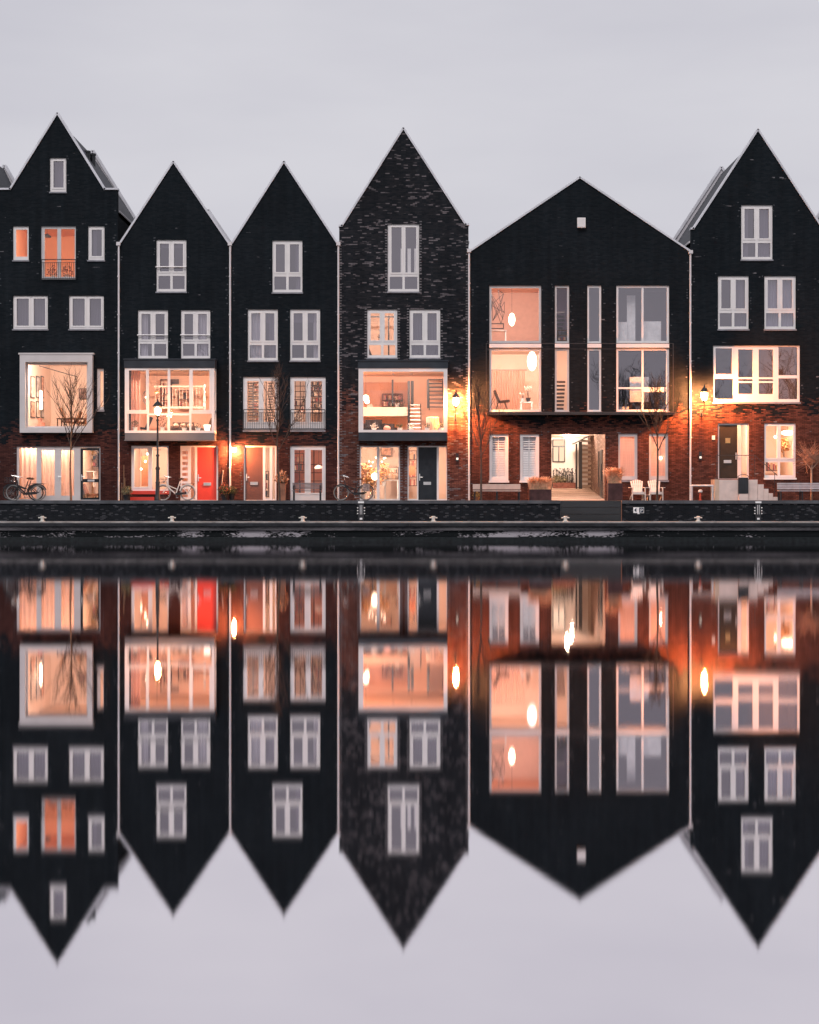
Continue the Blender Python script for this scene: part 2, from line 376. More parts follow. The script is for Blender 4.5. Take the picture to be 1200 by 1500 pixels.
        s.part(mb, 'brick_wall', [s.b, mat('pale_brick', (.16,.15,.16), .8, var=.5, scale=9) if jamb == 1 else mat('lime_spots', (.075,.078,.088), .8, var=.6, scale=9)] if jamb else s.b)
        mb = MB(); mb.plate(out, [], d, d+.3); s.part(mb, 'rear_gable', CLAD)
        # roof slopes between the two gables
        mb = MB(); zr = Z(s.ridge); xr = X(s.rx)
        for xa in (x0, x1):
            mb.add([(xa,.301,ze),(xa,d-.001,ze),(xr,d-.001,zr),(xr,.301,zr),(xa,.301,ze-.25),(xa,d-.001,ze-.25),(xr,d-.001,zr-.25),(xr,.301,zr-.25)],
                   [(0,1,2,3),(7,6,5,4),(0,3,7,4),(1,5,6,2),(0,4,5,1)])
        s.part(mb, 'roof', TILE)
        for back in (0,1):
            mb = MB(); y0, y1 = ((-.05,.36) if not back else (d-.06,d+.36)); t = .055 if not back else .09
            pts = [Vector((X(a),Z(b))) for a,b in s.top]
            for a, b in zip(pts, pts[1:]):
                dd = (b-a).normalized(); n = Vector((-dd.y, dd.x))
                if n.y < -.01: n = -n
                ext = .03
                a2, b2 = a-dd*ext, b+dd*ext
                q = [a2-n*.03, b2-n*.03, b2+n*t, a2+n*t]
                mb.add([(p.x,y,p.y) for y in (y0,y1) for p in q], [(0,1,2,3),(7,6,5,4),(0,4,5,1),(1,5,6,2),(2,6,7,3),(3,7,4,0)])
            s.part(mb, 'verge_trim' if not back else 'rear_verge_trim', ZINC)
        for xx in (x0,x1): g = MB(); g.box(xx-.05,xx+.05,.37,d-.07,ze-.06,ze+.02); s.part(g, 'gutter', PIPE)
# ---------------------------------------------------------------- shared door and bay builders
RED = mat('red_door_paint', (.62,.055,.035), .35, var=.04); BROWN = mat('brown_door_paint', (.12,.055,.043), .4, var=.06)
BLACKD = mat('black_door_paint', (.028,.032,.038), .35, var=.2); STEEL = mat('brushed_steel', (.7,.68,.66), .3, .8, var=.05)
BRASS = mat('brass', (.6,.4,.18), .3, .9)
def door(h, x0, y0, x1, y1, m, slot=None, handle=None, hole=False):
    mb = MB(); mb.pbox(x0,y0,x1,y1,.10,.15)
    for k in (0,):   # shallow vertical panel groove
        mb.pbox(x0+1,y0+1,x0+1.4,y1-1,.092,.1)
    d = h.part(mb, 'door', m)
    if slot:
        s = MB(); sx, sy = slot; s.plate([(X(sx-5.5),Z(sy+2.2)),(X(sx+5.5),Z(sy+2.2)),(X(sx+5.5),Z(sy-2.2)),(X(sx-5.5),Z(sy-2.2))], [(X(sx-4),Z(sy+1),X(sx+4),Z(sy-1))], .075, .099); s.pbox(sx-4,sy-1,sx+4,sy+1,.09,.099)
        h.part(s, 'letter_slot', STEEL, d)
    if handle:
        s = MB(); hx, hy = handle; s.pbox(hx-.7,hy-5,hx+.7,hy+5,.07,.099); s.tube(P(hx,hy,.07),P(hx,hy,.02),.012); s.tube(P(hx,hy,.02),P(hx+4.5,hy,.02),.013)
        h.part(s, 'handle', STEEL, d, True)
    return d
def bay(h, x0, y0, x1, y1, panes, p, head=None, foot=None, m=WHITE, headm=ANTH, footm=ANTH, sash=()):
    """box window standing proud of the facade by p metres"""
    h.hole(x0+4, y0+2, x1-4, y1-3)
    w = h.frame(x0,y0,x1,y1,panes,m,yf=-p,th=.08,name='bay_window',sash=sash)
    a,b,c,d = X(x0),X(x1),Z(y1),Z(y0)
    for sx in (a,b):
        s = MB(); xi = sx+(.06 if sx==a else -.06)
        for ya,yb in ((-p+.081,-p+.14),(-.07,-.001)): s.box(sx,xi,ya,yb,c,d)
        for za,zb in ((c,c+.10),(d-.08,d)): s.box(sx,xi,-p+.141,-.071,za,zb)
        zm = Z((y0+y1)/2+15); s.box(sx,xi,-p+.141,-.071,zm-.03,zm+.03)
        h.part(s,'side_frame',m,w)
        g = MB(); xm=(sx+xi)/2; g.add([(xm,-p+.13,c+.09),(xm,-.06,c+.09),(xm,-.06,d-.07),(xm,-p+.13,d-.07)],[(0,1,2,3)]); h.part(g,'side_pane',GL,w)
    if head:
        s = MB(); s.pbox(x0-1,head,x1+1,y0-.1,-p-.03,-.001); s.pbox(x0-2,head-2,x1+2,head-.05,-p-.06,-.001); h.part(s,'bay_header',headm,w)
    else:
        s = MB(); s.box(a,b,-p-.02,-.001,d+.001,d+.05); h.part(s,'bay_header',headm,w)
    if foot:
        s = MB(); s.pbox(x0,y1+.1,x1,foot,-p+.02,-.001); s.pbox(x0-1,foot+.05,x1+1,foot+1.2,-p-.02,-.001); h.part(s,'bay_apron',footm,w)
    f = MB(); f.box(a+.07,b-.07,-p+.081,.31,c+.02,c+.06); h.part(f,'bay_floor',RC,w); f = MB(); f.box(a+.07,b-.07,-p+.081,.31,d-.06,d-.02); h.part(f,'bay_ceiling',RC,w)
    return w
SALM = mat('salmon_plaster',(.84,.57,.43),.8,var=.05,scale=1)
def fill(h, x0,y0,x1,y1, mm, y=.08, th=.05, name='panel', par=None):
    mb = MB(); mb.pbox(x0,y0,x1,y1,y,y+th); return h.part(mb,name,mm,par)
# ================================================================ house with the big framed window
H1 = House('black brick gabled house with a thick white square picture window', [(-4,277),(15,277),(84,166),(153,277),(172,277)], B[0], 8.4, eave=307, ridge=174)
h = H1
h.hole(73,231,97,281); w = h.frame(73,231,97,281,[(78,235.5,93,274.5)],sash=[(78,235.5,93,274.5)],gm=GLD); h.sill(w,73,97,281,2)
h.curtain(w,75,96,232,280,.35)
h.hole(19,331,42,381); w = h.frame(19,331,42,381,[(23,336,39.5,375.5)]); h.sill(w,19,42,381)
h.hole(129,331,153,381); w = h.frame(129,331,153,381,[(134,336,149,375)],sash=[(134,336,149,375)],gm=GLD); h.sill(w,129,153,381); h.curtain(w,130,140,333,380)
h.hole(60,331,111,409); w = h.frame(60,331,111,409,[(65,335,83.5,405),(89,335,109,405)],GREYF); h.railing(w,61,111,380,408,16)
for a in (19,101):
    h.hole(a,433,a+51,482); w = h.frame(a,433,a+51,482,[(a+5,437,a+23,477),(a+30,437,a+47,477)],sash=[(a+5,437,a+23,477),(a+30,437,a+47,477)],gm=GLD); h.sill(w,a,a+51,482)
    h.curtain(w,a+3,a+48,435,480,.45,name='net_curtain')
# thick frame of the picture window
h.hole(38,528,131,627)
mb = MB(); mb.plate([(X(31),Z(634)),(X(137),Z(634)),(X(137),Z(520)),(X(31),Z(520))],[(X(39),Z(627),X(130),Z(531))],-.28,.02); mb.pbox(29,517.5,139,519.9,-.30,-.001)
w = h.part(mb,'picture_window',GREYF)
g = MB(); g.plate([(X(38.9),Z(627.1)),(X(130.1),Z(627.1)),(X(130.1),Z(530.9)),(X(38.9),Z(530.9))],[(X(41.5),Z(624.5),X(127.5),Z(534.5))],-.08,-.03); h.part(g,'inner_frame',GREYF,w)
g = MB(); g.add([P(41,625,-.05),P(128,625,-.05),P(128,534,-.05),P(41,534,-.05)],[(0,1,2,3)]); h.part(g,'pane',GL,w)
h.hole(142,540,152,600); w = h.frame(142,540,152,600,[(146.5,543.5,151,596)],GREYF); h.sill(w,142,152,600,3)
# ground floor front of curtained doors and glazed black door
h.hole(24,654,147,733)
w = h.frame(24,654,147,733,[(27.5,656,53,731),(60,659.5,79.5,726),(89,659.5,108,726),(117.5,656,145.5,732)],GREYF,name='shopfront_window')
d = h.frame(117.7,656.2,145.3,732.5,[(121,659.5,143.5,701.5),(121,706.5,143.5,729)],BLACKD,yf=.07,th=.06,name='glazed_door')
s = MB(); s.pbox(128,702.5,138,705.3,.05,.069); h.part(s,'letter_slot',STEEL,d)
s = MB(); s.pbox(118.8,695,120,704,.05,.069); s.tube(P(119.4,698,.05),P(119.4,698,.02),.012); s.tube(P(119.4,698,.02),P(124,698,.02),.012); h.part(s,'handle',STEEL,d)
s = MB(); s.pbox(84.8,696,86,704,.04,.059); s.tube(P(85.4,698,.04),P(85.4,698,.01),.012); s.tube(P(85.4,698,.01),P(90.5,698,.01),.012); h.part(s,'handle',STEEL,w)
for a,b2 in ((26,55),(58,110)): h.curtain(w,a,b2,655,732,.24,CURW,folds=(b2-a)/6.5,amp=.02)
h.room(8,322,121,418,5,RW2,RW2,RF,80,(1,.62,.38),ly=1.2,tilt=-15)
h.room(124,322,160,418,2.5); h.room(60,205,108,290,2.5); h.room(8,428,164,488,2)
h.room(34,524,160,640,5.4,RW,RC,RF,190,(1,.72,.52),y=.31,ly=1.6,tilt=-12)
h.room(20,650,112,735.5,3,RW,RC,RF,110,(1,.66,.42)); h.room(114,650,158,735.5,4,RW,RC,RF,60,(1,.66,.42))
h.finish(.4)
# ================================================================ house with the red door
H2 = House('narrow black brick gabled house with a white bay window above a red door', [(175,358),(254,237),(336,358)], B[1], 13, eave=362, ridge=246)
h = H2
w = h.win4(229,351,273,427,rail=True,curtain=False); h.blind(w,231,271,353,362,.24)
w = h.win4(202,454,246,525,rail=True,curtain=False); h.curtain(w,205,216,456,523,.2,CURB); w = h.win4(265,454,308,525,rail=True,curtain=False); h.curtain(w,289,303,456,523,.2,CURB)
xs = [(193,544,218,602),(222,543.5,249,606.5),(253,543.5,280.5,606.5),(285.5,544,310,602),(190.5,607,219,631.5),(222,609.5,249,631.5),(252.5,609.5,280.5,631.5),(283.5,607,313,631.5)]
w = bay(h,187,541,317,635,xs,.75,head=529,foot=645,footm=ANTL,sash=[xs[0],xs[3]])
h.curtain(w,192,206,543,632,-.05,mat('rose_curtain',(.72,.42,.34),.8,var=.15,scale=5,stretch=(6,1,.3),trans=.4))
h.hole(192,653,247,719); w = h.frame(192,653,247,719,[(196.5,657,217,713.5),(222.5,655,245,717)],WHITE,name='window',sash=[(196.5,657,217,713.5)])
s = MB(); s.pbox(190,718.9,248,724,-.04,.1); h.part(s,'sill',RED,w); s = MB(); s.pbox(191,728,226,733,-.02,-.001); h.part(s,'red_plinth_panel',RED)
h.hole(264,653,319.5,733); w = h.frame(264,653,319.5,733,[(266.5,657,275,728),(279.3,655,285.2,731),(288.5,655,317,732.5)],WHITE,name='door_frame')
s = MB()
for k in range(9): s.pbox(266.4,657+k*8,275.1,660.5+k*8,.07,.09)
h.part(s,'louvre_shutter',WHITE,w)
door(h,288,655,317.5,733,RED,(303.5,709),(290.3,700))
h.room(222,340,280,434,3); h.room(192,446,318,528,3)
h.room(182,538,324,642,6.2,SALM,RC,RF,270,(1,.68,.46),y=.31,ly=1.4,tilt=-12)
h.room(188,650,254,735.5,3,RW,RC,RF,75,(1,.64,.42)); h.room(258,650,324,735.5,3,RW2,RC,RF,30,(1,.66,.42))
h.finish(.4)
# ================================================================ house with the brown door
H3 = House('narrow black brick gabled house with two railed french windows and a brown door', [(339,358),(416,237),(495,358)], B[2], 12.6, eave=362, ridge=246)
h = H3
h.win4(399,352,443,428); h.win4(363,453,407,528); h.win4(425,453,469,528)
for a in (356,425):
    h.hole(a,552,a+52,629); ps = [(a+6,558,a+23,618),(a+30,558,a+47,618)]
    w = h.frame(a,552,a+52,629,ps,WHITE,name='french_window',sash=ps); h.railing(w,a+1,a+51,600,628,19)
    s = MB(); s.pbox(a,630,a+52,632.5,-.08,.06); h.part(s,'sill',SILL,w)
    s = MB()
    if a == 356:
        for xx in (a+14.3,a+33.2): s.pbox(xx-.9,558.5,xx+.9,618,.24,.27)
        for k in range(15): s.pbox(a+7+(k%2)*.2,560+k*3.9,a+22,562+k*3.9,.25,.262); s.pbox(a+36,560+k*3.9,a+43,562+k*3.9,.25,.262)
        h.part(s,'louvre_shutter',mat('taupe_slats',(.36,.27,.22),.6),w)
    else:
        for xx in (a+7,a+14.5,a+22.3): s.pbox(xx-.5,558.5,xx+.5,600,.24,.27)
        for yy in (565,573,581): s.pbox(a+6,yy-.5,a+23,yy+.5,.242,.268)
        for xx in (a+32.5,a+41.7): s.pbox(xx-.7,558.5,xx+.7,618,.24,.27)
        h.part(s,'glazing_lattice',mat('brown_glazing_bar',(.10,.06,.05),.6),w)
h.hole(357,653,405,733); w = h.frame(357,653,405,733,[(359,655,385,732.5),(388.5,655.5,395,730),(399,655.5,402.8,731)],WHITE,name='door_frame')
door(h,358.5,655,385.5,733,BROWN,(372,708),(361,699))
h.hole(425,653,477,733); ps = [(431,659,446.5,722),(455,659,472,722)]; w = h.frame(425,653,477,733,ps,WHITE,name='french_window',sash=ps)
s = MB(); s.pbox(459,659,460.5,722,.11,.125)
for yy in (680,692): s.pbox(431,yy,446.5,yy+1,.11,.12); s.pbox(455,yy,472,yy+1,.11,.12)
s.pbox(438,659,439,722,.112,.124); h.part(s,'glazing_bars',mat('brown_glazing_bar',(.10,.06,.05),.6),w)
h.room(392,342,450,434,3); h.room(352,444,480,536,3)
h.room(350,545,413,640,4.5,RW,RC,RF,105,(1,.72,.54)); h.room(417,545,484,640,4.5,RW,RC,RF,62,(1,.72,.54))
h.room(352,650,409,735.5,3,RW,RC,RF,38,(1,.68,.46)); h.room(417,650,484,735.5,4.5,mat('terracotta_plaster',(.62,.26,.13),.8,var=.2,scale=1),RC,RF,48,(1,.64,.4))
h.finish(.4)
# ================================================================ mottled brick house
H4 = House('tall mottled brick gabled house with a wide white picture bay', [(497,331),(501,331),(591,188),(682,329),(686.5,329)], B[3], 9, eave=352, ridge=198)
h = H4
ps = [(573.5,332.5,588.5,399),(594,332.5,610,399)]; lo = [(571,405,589.5,423),(593,405,611.5,423)]
h.hole(568,328,614,427); w = h.frame(568,328,614,427,ps+lo,sash=ps,gm=GLD); h.sill(w,568,614,427.2)
for a,b2 in ((587,589),(597,602),(607,610)): s = MB(); s.pbox(a,363,b2,399,.2,.23); h.part(s,'inner_shutter',WHITE,w)
h.win4(538,453,582,524,.66,.735,gm=GL,curtain=False); w = h.win4(600,453,645,524,.66,.735,curtain=False); h.curtain(w,602,643,455,522,.3,name='net_curtain')
w = bay(h,526,541,655,634,[(533,546,649.5,630.5)],.7,head=531,foot=645)
h.hole(527,653,586,733); w = h.frame(527,653,586,733,[(529,655,552,731),(556,655,584,731)],WHITE,name='shop_window')
h.hole(597,653,655,733); w = h.frame(597,653,655,733,[(599,655,611,731),(613,655,640,732.5),(643,655,654,731)],WHITE,name='door_frame')
door(h,612.5,655,640,733,BLACKD,(626,708),(614.8,699))
h.room(560,318,622,434,3); h.room(530,444,591,528,4,RW,RC,RF,70,(1,.72,.54)); h.room(594,444,653,528,2)
h.room(521,538,660,642,6.6,SALM,RC,RF,300,(1,.70,.49),y=.31,ly=1.4,tilt=-12)
h.room(523,650,591,735.5,4,RW,RC,RF,130,(1,.68,.46)); h.room(594,650,660,735.5,3.5,RW,RC,RF,80,(1,.64,.42))
h.finish(1)
# ================================================================ wide house over the passage
H5 = House('wide black brick gabled house with a passage under a long balcony', [(688.5,368),(849.5,260),(1011,368)], B[4], 11, eave=372, ridge=268)
h = H5
def big(x0,x1,lit,split=False,low=None):
    for k,(a,b) in enumerate(((418,502.5),(510,603))):
        h.hole(x0,a,x1,b)
        g = (GL if lit else GLD); t = 3.2 if x1-x0 > 40 else 2.8
        ps = [(x0+t,a+t+.6,x1-t,b-t)]
        if split:
            m_ = (x0+x1)/2; ps = [(x0+t,a+t,m_-1.5,b-t),(m_+1.5,a+t,x1-t,b-t)]
            if k: ps = [(x0+t,a+t,m_-1.5,567),(m_+1.5,a+t,x1-t-1,567),(x0+t,569.5,m_-1.5,b-t),(m_+1.5,574,x1-t-1,b-t)]
        w = h.frame(x0,a,x1,b,ps,WHITE if not lit else GREYF,gm=g)
        if k: h.sill(w,x0,x1,b,3.5,GREYF)
    s = MB(); s.pbox(x0,503.4,x1,509.2,-.02,-.001); h.part(s,'spandrel_panel',WHITE)
    return w
big(717,793,True); big(813,834,True); big(860.5,881,False); big(903,980.5,False,True)
for a in (717,762):
    h.hole(a,636,a+28,704); w = h.frame(a,636,a+28,704,[(a+3.5,640,a+24,699)],WHITE,name='shuttered_window'); h.sill(w,a,a+28,704,3,WHITE)
    s = MB(); c_ = a+13.7
    for x_ in (a+3.6,c_-.9,a+22.8): s.pbox(x_,640,x_+1.4,699,.14,.17)
    for k in range(23):
        yy = 640.5+k*2.55; op = k < 8
        for xa,xb in ((a+5.1,c_-1),(c_+.6,a+22.7)):
            z = Z(yy+1.2); dz = .012 if op else .034
            s.add([(X(xa),.14,z-dz),(X(xb),.14,z-dz),(X(xb),.175,z+dz),(X(xa),.175,z+dz),(X(xa),.146,z-dz-.006),(X(xb),.146,z-dz-.006),(X(xb),.181,z+dz-.006),(X(xa),.181,z+dz-.006)],[(0,1,2,3),(7,6,5,4),(0,4,5,1),(2,6,7,3)])
    h.part(s,'louvre_shutter',WHITE,w)
for a in (906,951):
    h.hole(a,635,a+28,703); w = h.frame(a,635,a+28,703,[(a+3,639.5,a+24,697.5)],GREYF); h.sill(w,a,a+28,703.5,2.5)
    s = MB()
    for k in range(14): s.pbox(a+3,639.5+k*4.15,a+24,639.5+(k+1)*4.15-.35,.20+.004*(k%2),.205+.004*(k%2))
    h.part(s,'pleated_blind',CURW,w)
h.hole(808,636,887,733.01)
# passage under the house
s = MB(); za = GZ; zb_ = Z(713,7.5)
xl,xr_,yt = X(807.5),X(887.5),Z(635.8)
s.cur = 0; s.box(xr_,xr_+.2,.301,7.5,GZ-.3,yt+.1)
s.cur = 1; s.box(xl-.2,xl,.301,7.5,GZ-.3,yt+.1); s.box(xl,xr_,7.5,7.7,GZ-.3,yt+.1)
s.cur = 2; s.box(xl-.2,xr_+.2,.301,7.7,yt+.101,yt+.2)
PBR = brick('passage_brick', (.16,.10,.08),(.30,.20,.16),(.10,.08,.07),(.42,.33,.28),.93,.5,.2)
h.part(s,'passage_lining',[PBR,mat('white_render',(.72,.69,.66),.8,var=.05),RC])
s = MB(); s.add([(xl,.0,za+.006),(xr_,.0,za+.006),(xr_,7.49,zb_),(xl,7.49,zb_)],[(0,1,2,3)])
h.part(s,'passage_paving',brick('passage_pavers',(.28,.20,.16),(.45,.34,.28),(.14,.10,.08),(.5,.4,.33),.9,.5,.1,bw=.2,bh=.1))
s = MB(); s.plate([(X(820.5-1,7.48),Z(682,7.48)),(X(843,7.48),Z(682,7.48)),(X(843,7.48),Z(646,7.48)),(X(819.5,7.48),Z(646,7.48))][0:4],[],7.40,7.45)
s = MB(); a_,b_,c_,d_ = X(809.5,7.45),X(828,7.45),Z(677,7.45),Z(643.5,7.45); m2_=(a_+b_)/2; zt_=Z(654,7.45)
s.plate([(a_,c_),(b_,c_),(b_,d_),(a_,d_)],[(a_+.05,zt_+.03,b_-.05,d_-.05),(a_+.05,c_+.05,m2_-.025,zt_-.03),(m2_+.025,c_+.05,b_-.05,zt_-.03)],7.42,7.499)
w = h.part(s,'passage_window',DARKF); s = MB(); s.box(a_+.04,b_-.04,7.465,7.47,c_+.04,d_-.04); h.part(s,'lit_blind',lampmat('lit_blind_glow',(1,.66,.45),1.25),w)
# entrance inside the passage: canopy, post, slatted side and tall dark door in the brick wall
s = MB(); s.bar((X(840,5.5),5.5,Z(650,5.5)),(X(862,5.5),5.5,Z(639,5.5)),1.2,.05,up=(0,0,1)); h.part(s,'canopy',DARKF)
s = MB(); s.box(X(843.5,5),X(846,5),5,5.1,Z(716,5),Z(650,5)); s.box(X(848,5.6),X(853,5.6),5.6,5.7,Z(716,5.6),Z(647,5.6)); h.part(s,'canopy_post',DARKF)
s = MB()
for k in range(11): s.box(xr_-.5,xr_-.02,5.9,5.95,Z(712-k*6.6,5.9)-.05,Z(712-k*6.6,5.9)+.06)
h.part(s,'slatted_screen',mat('timber_slats',(.42,.33,.27),.7))
s = MB(); s.box(xr_-.035,xr_-.001,1.2,2.1,GZ+.1,GZ+2.35); s.box(xr_-.06,xr_-.036,1.3,1.33,GZ+.9,GZ+1.7); h.part(s,'side_door',BLACKD)
s = MB(); s.box(xr_-.035,xr_-.001,2.6,2.8,GZ+.6,GZ+2.3); h.part(s,'slot_window',BLACKD)
# long balcony
s = MB(); q = .52
s.box(X(712),X(987),-q,-.001,Z(608),Z(605.5)); s.pbox(712,604,987,605.4,-q-.02,-q+.04)
for xx in (712.5,986.5): s.bar(P(xx,604,-q+.03),P(xx,503,-q+.03),.028); 
s.bar(P(712,503,-q+.03),P(987,503,-q+.03),.024); s.bar(P(986.5,512,-q+.03),P(986.5,512,0),.02)
s.bar(P(980,604,-.02),P(980,560,-.02),.03); s.bar(P(987,511,-q+.05),P(712,511,-q+.05),.012)
for xx in (712.5,986.5): s.bar(P(xx,503,-q+.03),P(xx,503,0),.024)
for xx in (802,893): s.bar(P(xx,611,-.1),P(xx,605,-q+.1),.05)
h.part(s,'balcony',mat('dark_bronze',(.05,.04,.038),.5,.3))
s = MB(); s.pbox(845.5,319.5,857.5,334,-.16,-.001); 
for k in range(4): s.pbox(846.5+k*2.9,320.5,848+k*2.9,333,-.18,-.161)
h.part(s,'wall_vent',WHITE)
h.room(712,412,802,504,4.5,mat('taupe_plaster',(.62,.44,.37),.8,var=.06),RW2,RF,120,(1,.66,.48)); h.room(806,412,845,504,3,RG,RW,RF,30,(1,.72,.58))
h.room(712,507,802,608,5,RW,RC,RF,220,(1,.70,.52)); h.room(806,507,845,608,3,RW,RC,RF,45,(1,.68,.48))
h.room(849,412,1000,504,4,mat('pale_grey_plaster',(.42,.39,.44),.8,var=.1,scale=.8)); h.room(849,507,1000,608,4,RG)
h.room(708,628,799,712,2,RG,RG,RD,14,(1,.75,.6)); h.room(898,628,988,712,2.5,RW,RC,RF,85,(1,.62,.42))
h.finish(.4)
# ================================================================ house with the raised porch
H6 = House('tall black brick gabled house with a wide balcony window over a raised front door', [(1013,335),(1016,335),(1110.5,190),(1205,335),(1210,335)], B[5], 8.8, eave=352, ridge=200)
h = H6
h.win4(1086,300,1132,380); 
w = h.win4(1052,404,1097,482,curtain=False); h.curtain(w,1077,1096,406,480,.3)
w = h.win4(1120,404,1166,482,curtain=False); h.curtain(w,1122,1164,406,480,.25,mat('lilac_curtain',(.30,.28,.38),.8,var=.2,scale=5,stretch=(6,1,.3),trans=.3))
h.hole(1045,506,1172,589)
ps = [(1048.5,510,1073,548),(1047,554.5,1074.5,584.5),(1082,511.5,1103.5,552.5),(1112,511.5,1133.5,552.5),(1082,560.5,1103.5,577),(1112,560.5,1133.5,577),(1082,555,1103.5,558.3),(1112,555,1133.5,558.3),(1141,507.8,1169,549.5),(1141,554,1169,584.5)]
w = h.frame(1045,506,1172,589,ps,WHITE,name='balcony_window',gm=GLD,sash=[ps[0]]); h.sill(w,1045,1172,589,2.5)
h.hole(1052,620,1097.5,701.5); w = h.frame(1052,620,1097.5,701.5,[(1054,622.5,1081,701),(1086.5,622.5,1095,699)],GREYF,name='door_frame')
d = door(h,1053.5,622,1081.3,701.3,mat('dark_green_door',(.028,.026,.022),.3,var=.2),(1066.5,676),(1079,668)); s = MB(); s.plate([(X(1063.5),Z(649)),(X(1070.5),Z(649)),(X(1070.5),Z(641.5)),(X(1063.5),Z(641.5))],[(X(1065),Z(647.5),X(1069),Z(643))],.08,.099); s.pbox(1065,643,1069,647.5,.09,.098); h.part(s,'door_window',BRASS,d)
h.hole(1120,620,1166,700); ps = [(1122.5,624,1139,671),(1144,624,1162,671),(1121.5,677,1140,696),(1143.5,677,1162.5,696)]; w = h.frame(1120,620,1166,700,ps,WHITE,sash=[ps[0],ps[1]]); h.sill(w,1120,1166,700,2.5,WHITE)
h.room(1080,292,1140,386,3); h.room(1042,396,1178,490,3); h.room(1040,498,1182,596,3.5,RD)
h.room(1046,614,1104,703.5,3,RW,RC,RF,80,(1,.72,.52)); h.room(1112,614,1176,703.5,4.5,RW,RC,RF,120,(1,.66,.44))
h.finish(.4)
H0 = House('black brick gabled house at the end of the row beside the picture window house', [(-160,277),(-129,277),(-60,190),(-10,277),(-6,277)], B[2], 8.4, eave=307, ridge=196)
H0.win4(-110,440,-60,505); H0.room(-120,430,-50,515,3); H0.finish()
H7 = House('black brick gabled house beyond the topiary tree', [(1212,358),(1290,240),(1370,358)], B[1], 9, eave=362, ridge=250)
H7.win4(1240,454,1284,525); H7.room(1230,446,1294,530,3); H7.finish()
# chimneys on the roof of the first house
for k,(px,pt,pb,y) in enumerate(((128,221,250,4.0),(136,225,262,4.4))):
    s = MB(); s.lathe(P(px,pb,y),[(.13,-1.2),(.13,Z(pt,y)-Z(pb,y)-.1),(.16,Z(pt,y)-Z(pb,y)-.09),(.16,Z(pt,y)-Z(pb,y))],10); H1.part(s,'flue_pipe',DARKF,smooth=True)
for px,y in ((460,4),(468,4)):
    s = MB(); zz = Z(318+(px-460)*1.5,y); s.box(X(px,y),X(px+2,y),y,y+.3,zz-.5,zz+.1); H3.part(s,'roof_vent',DARKF)
# downpipes between the houses, each fixed to one of them
for hh,px,pt,pb in ((H1,174,360,733),(H2,337.2,360,720),(H3,495.8,360,733),(H4,687.3,370,733),(H5,1011.6,372,733)):
    s = MB(); y = -.07
    s.tube(P(px,pt,y),P(px,pb,y),.045,n=10); s.box(X(px)-.09,X(px)+.09,y-.08,y+.08,Z(pt),Z(pt)+.16)
    for yy in range(int(pt)+45,int(pb),56): s.tube((X(px),y,Z(yy)-.03),(X(px),y,Z(yy)+.03),.058,n=10); s.box(X(px)-.05,X(px)+.05,y,-.001,Z(yy)-.015,Z(yy)+.015)
    hh.part(s,'downpipe',PIPE,smooth=True)
s = MB(); s.tube(P(179,312,3),P(179,356,3),.04); H1.part(s,'side_downpipe',PIPE)
# ---------------------------------------------------------------- lamps
BULB = lampmat('lamp_bulb_glow', (1,.30,.085), 8000)
BULBS = lampmat('street_bulb_glow', (1,.42,.17), 420)
OPAL = lampmat('opal_glow', (1,.72,.50), 9)
LGL = glass('lantern_glass', .04)
def lantern_body(c, k=1.0):
    """six-sided lantern head; returns mesh builders (frame, glass)"""
    f = MB(); g = MB(); n = 6
    for i in range(n):
        a = 2*math.pi*i/n; b2 = 2*math.pi*(i+1)/n
        p0 = c+Vector((.10*k*math.cos(a),.10*k*math.sin(a),0)); p1 = c+Vector((.19*k*math.cos(a),.19*k*math.sin(a),.42*k))
        q0 = c+Vector((.10*k*math.cos(b2),.10*k*math.sin(b2),0)); q1 = c+Vector((.19*k*math.cos(b2),.19*k*math.sin(b2),.42*k))
        f.tube(p0,p1,.009,n=4); f.tube(p0,q0,.012,n=4); f.tube(p1,q1,.014,n=4); g.add([p0,q0,q1,p1],[(0,1,2,3)])
    f.lathe(c,[(.04,.44*k),(.22*k,.43*k),(.20*k,.47*k),(.09*k,.60*k),(.05*k,.62*k),(.03*k,.68*k),(.045*k,.70*k),(.01,.76*k)],12)
    f.lathe(c,[(.03,-.10),(.05,-.06),(.10*k,-.02),(.11*k,0)],8)
    return f, g
def wall_lantern(px, pbulb, y, label):
    c = P(px, pbulb, y)-Vector((0,0,.22)); r = empty('wall_lantern', (c.x, 0, c.z-.5), label, 'lamp', 'lanterns on the house walls')
    f, g = lantern_body(c, .95); f.build('lantern_frame', DARKF, r); g.build('lantern_glass', LGL, r)
    MB().ball(c+Vector((0,0,.21)), .115, 10, 1.25).build('bulb', BULB, r, True)
    s = MB(); pts = [Vector((c.x,-.02,c.z-.50)),Vector((c.x,-.18,c.z-.52)),Vector((c.x,y*.75,c.z-.42)),Vector((c.x,y,c.z-.25)),Vector((c.x,y,c.z-.08))]
    s.path(pts,.018,6); s.box(c.x-.06,c.x+.06,-.03,-.001,c.z-.66,c.z-.38); s.build('bracket', DARKF, r)
wall_lantern(668,588,-.75,'glowing lantern on a bracket on the mottled brick wall beside its downpipe')
wall_lantern(1032,580,-.75,'glowing lantern on the brick wall above the raised front door')
def bulkhead(px, py, y, label, e=None, r_=.10):
    c = P(px,py,y); r = empty('wall_lamp',(c.x,0,c.z-.1),label,'lamp')
    s = MB(); s.lathe((c.x,-.001,c.z),[(.05,0),(.05,-.03)],10,'y'); s.tube((c.x,-.03,c.z+.05),(c.x,y,c.z+.12),.012); s.lathe((c.x,y,c.z),[(.13,.08),(.11,.12),(.02,.15)],12); s.build('bracket',DARKF,r)
    MB().ball(c,r_,10).build('bulb',e or BULB,r,True)
bulkhead(343,659,-.30,'dazzling round lamp on the brick between the red door and the brown door',lampmat('bulkhead_glow',(1,.36,.13),2600))
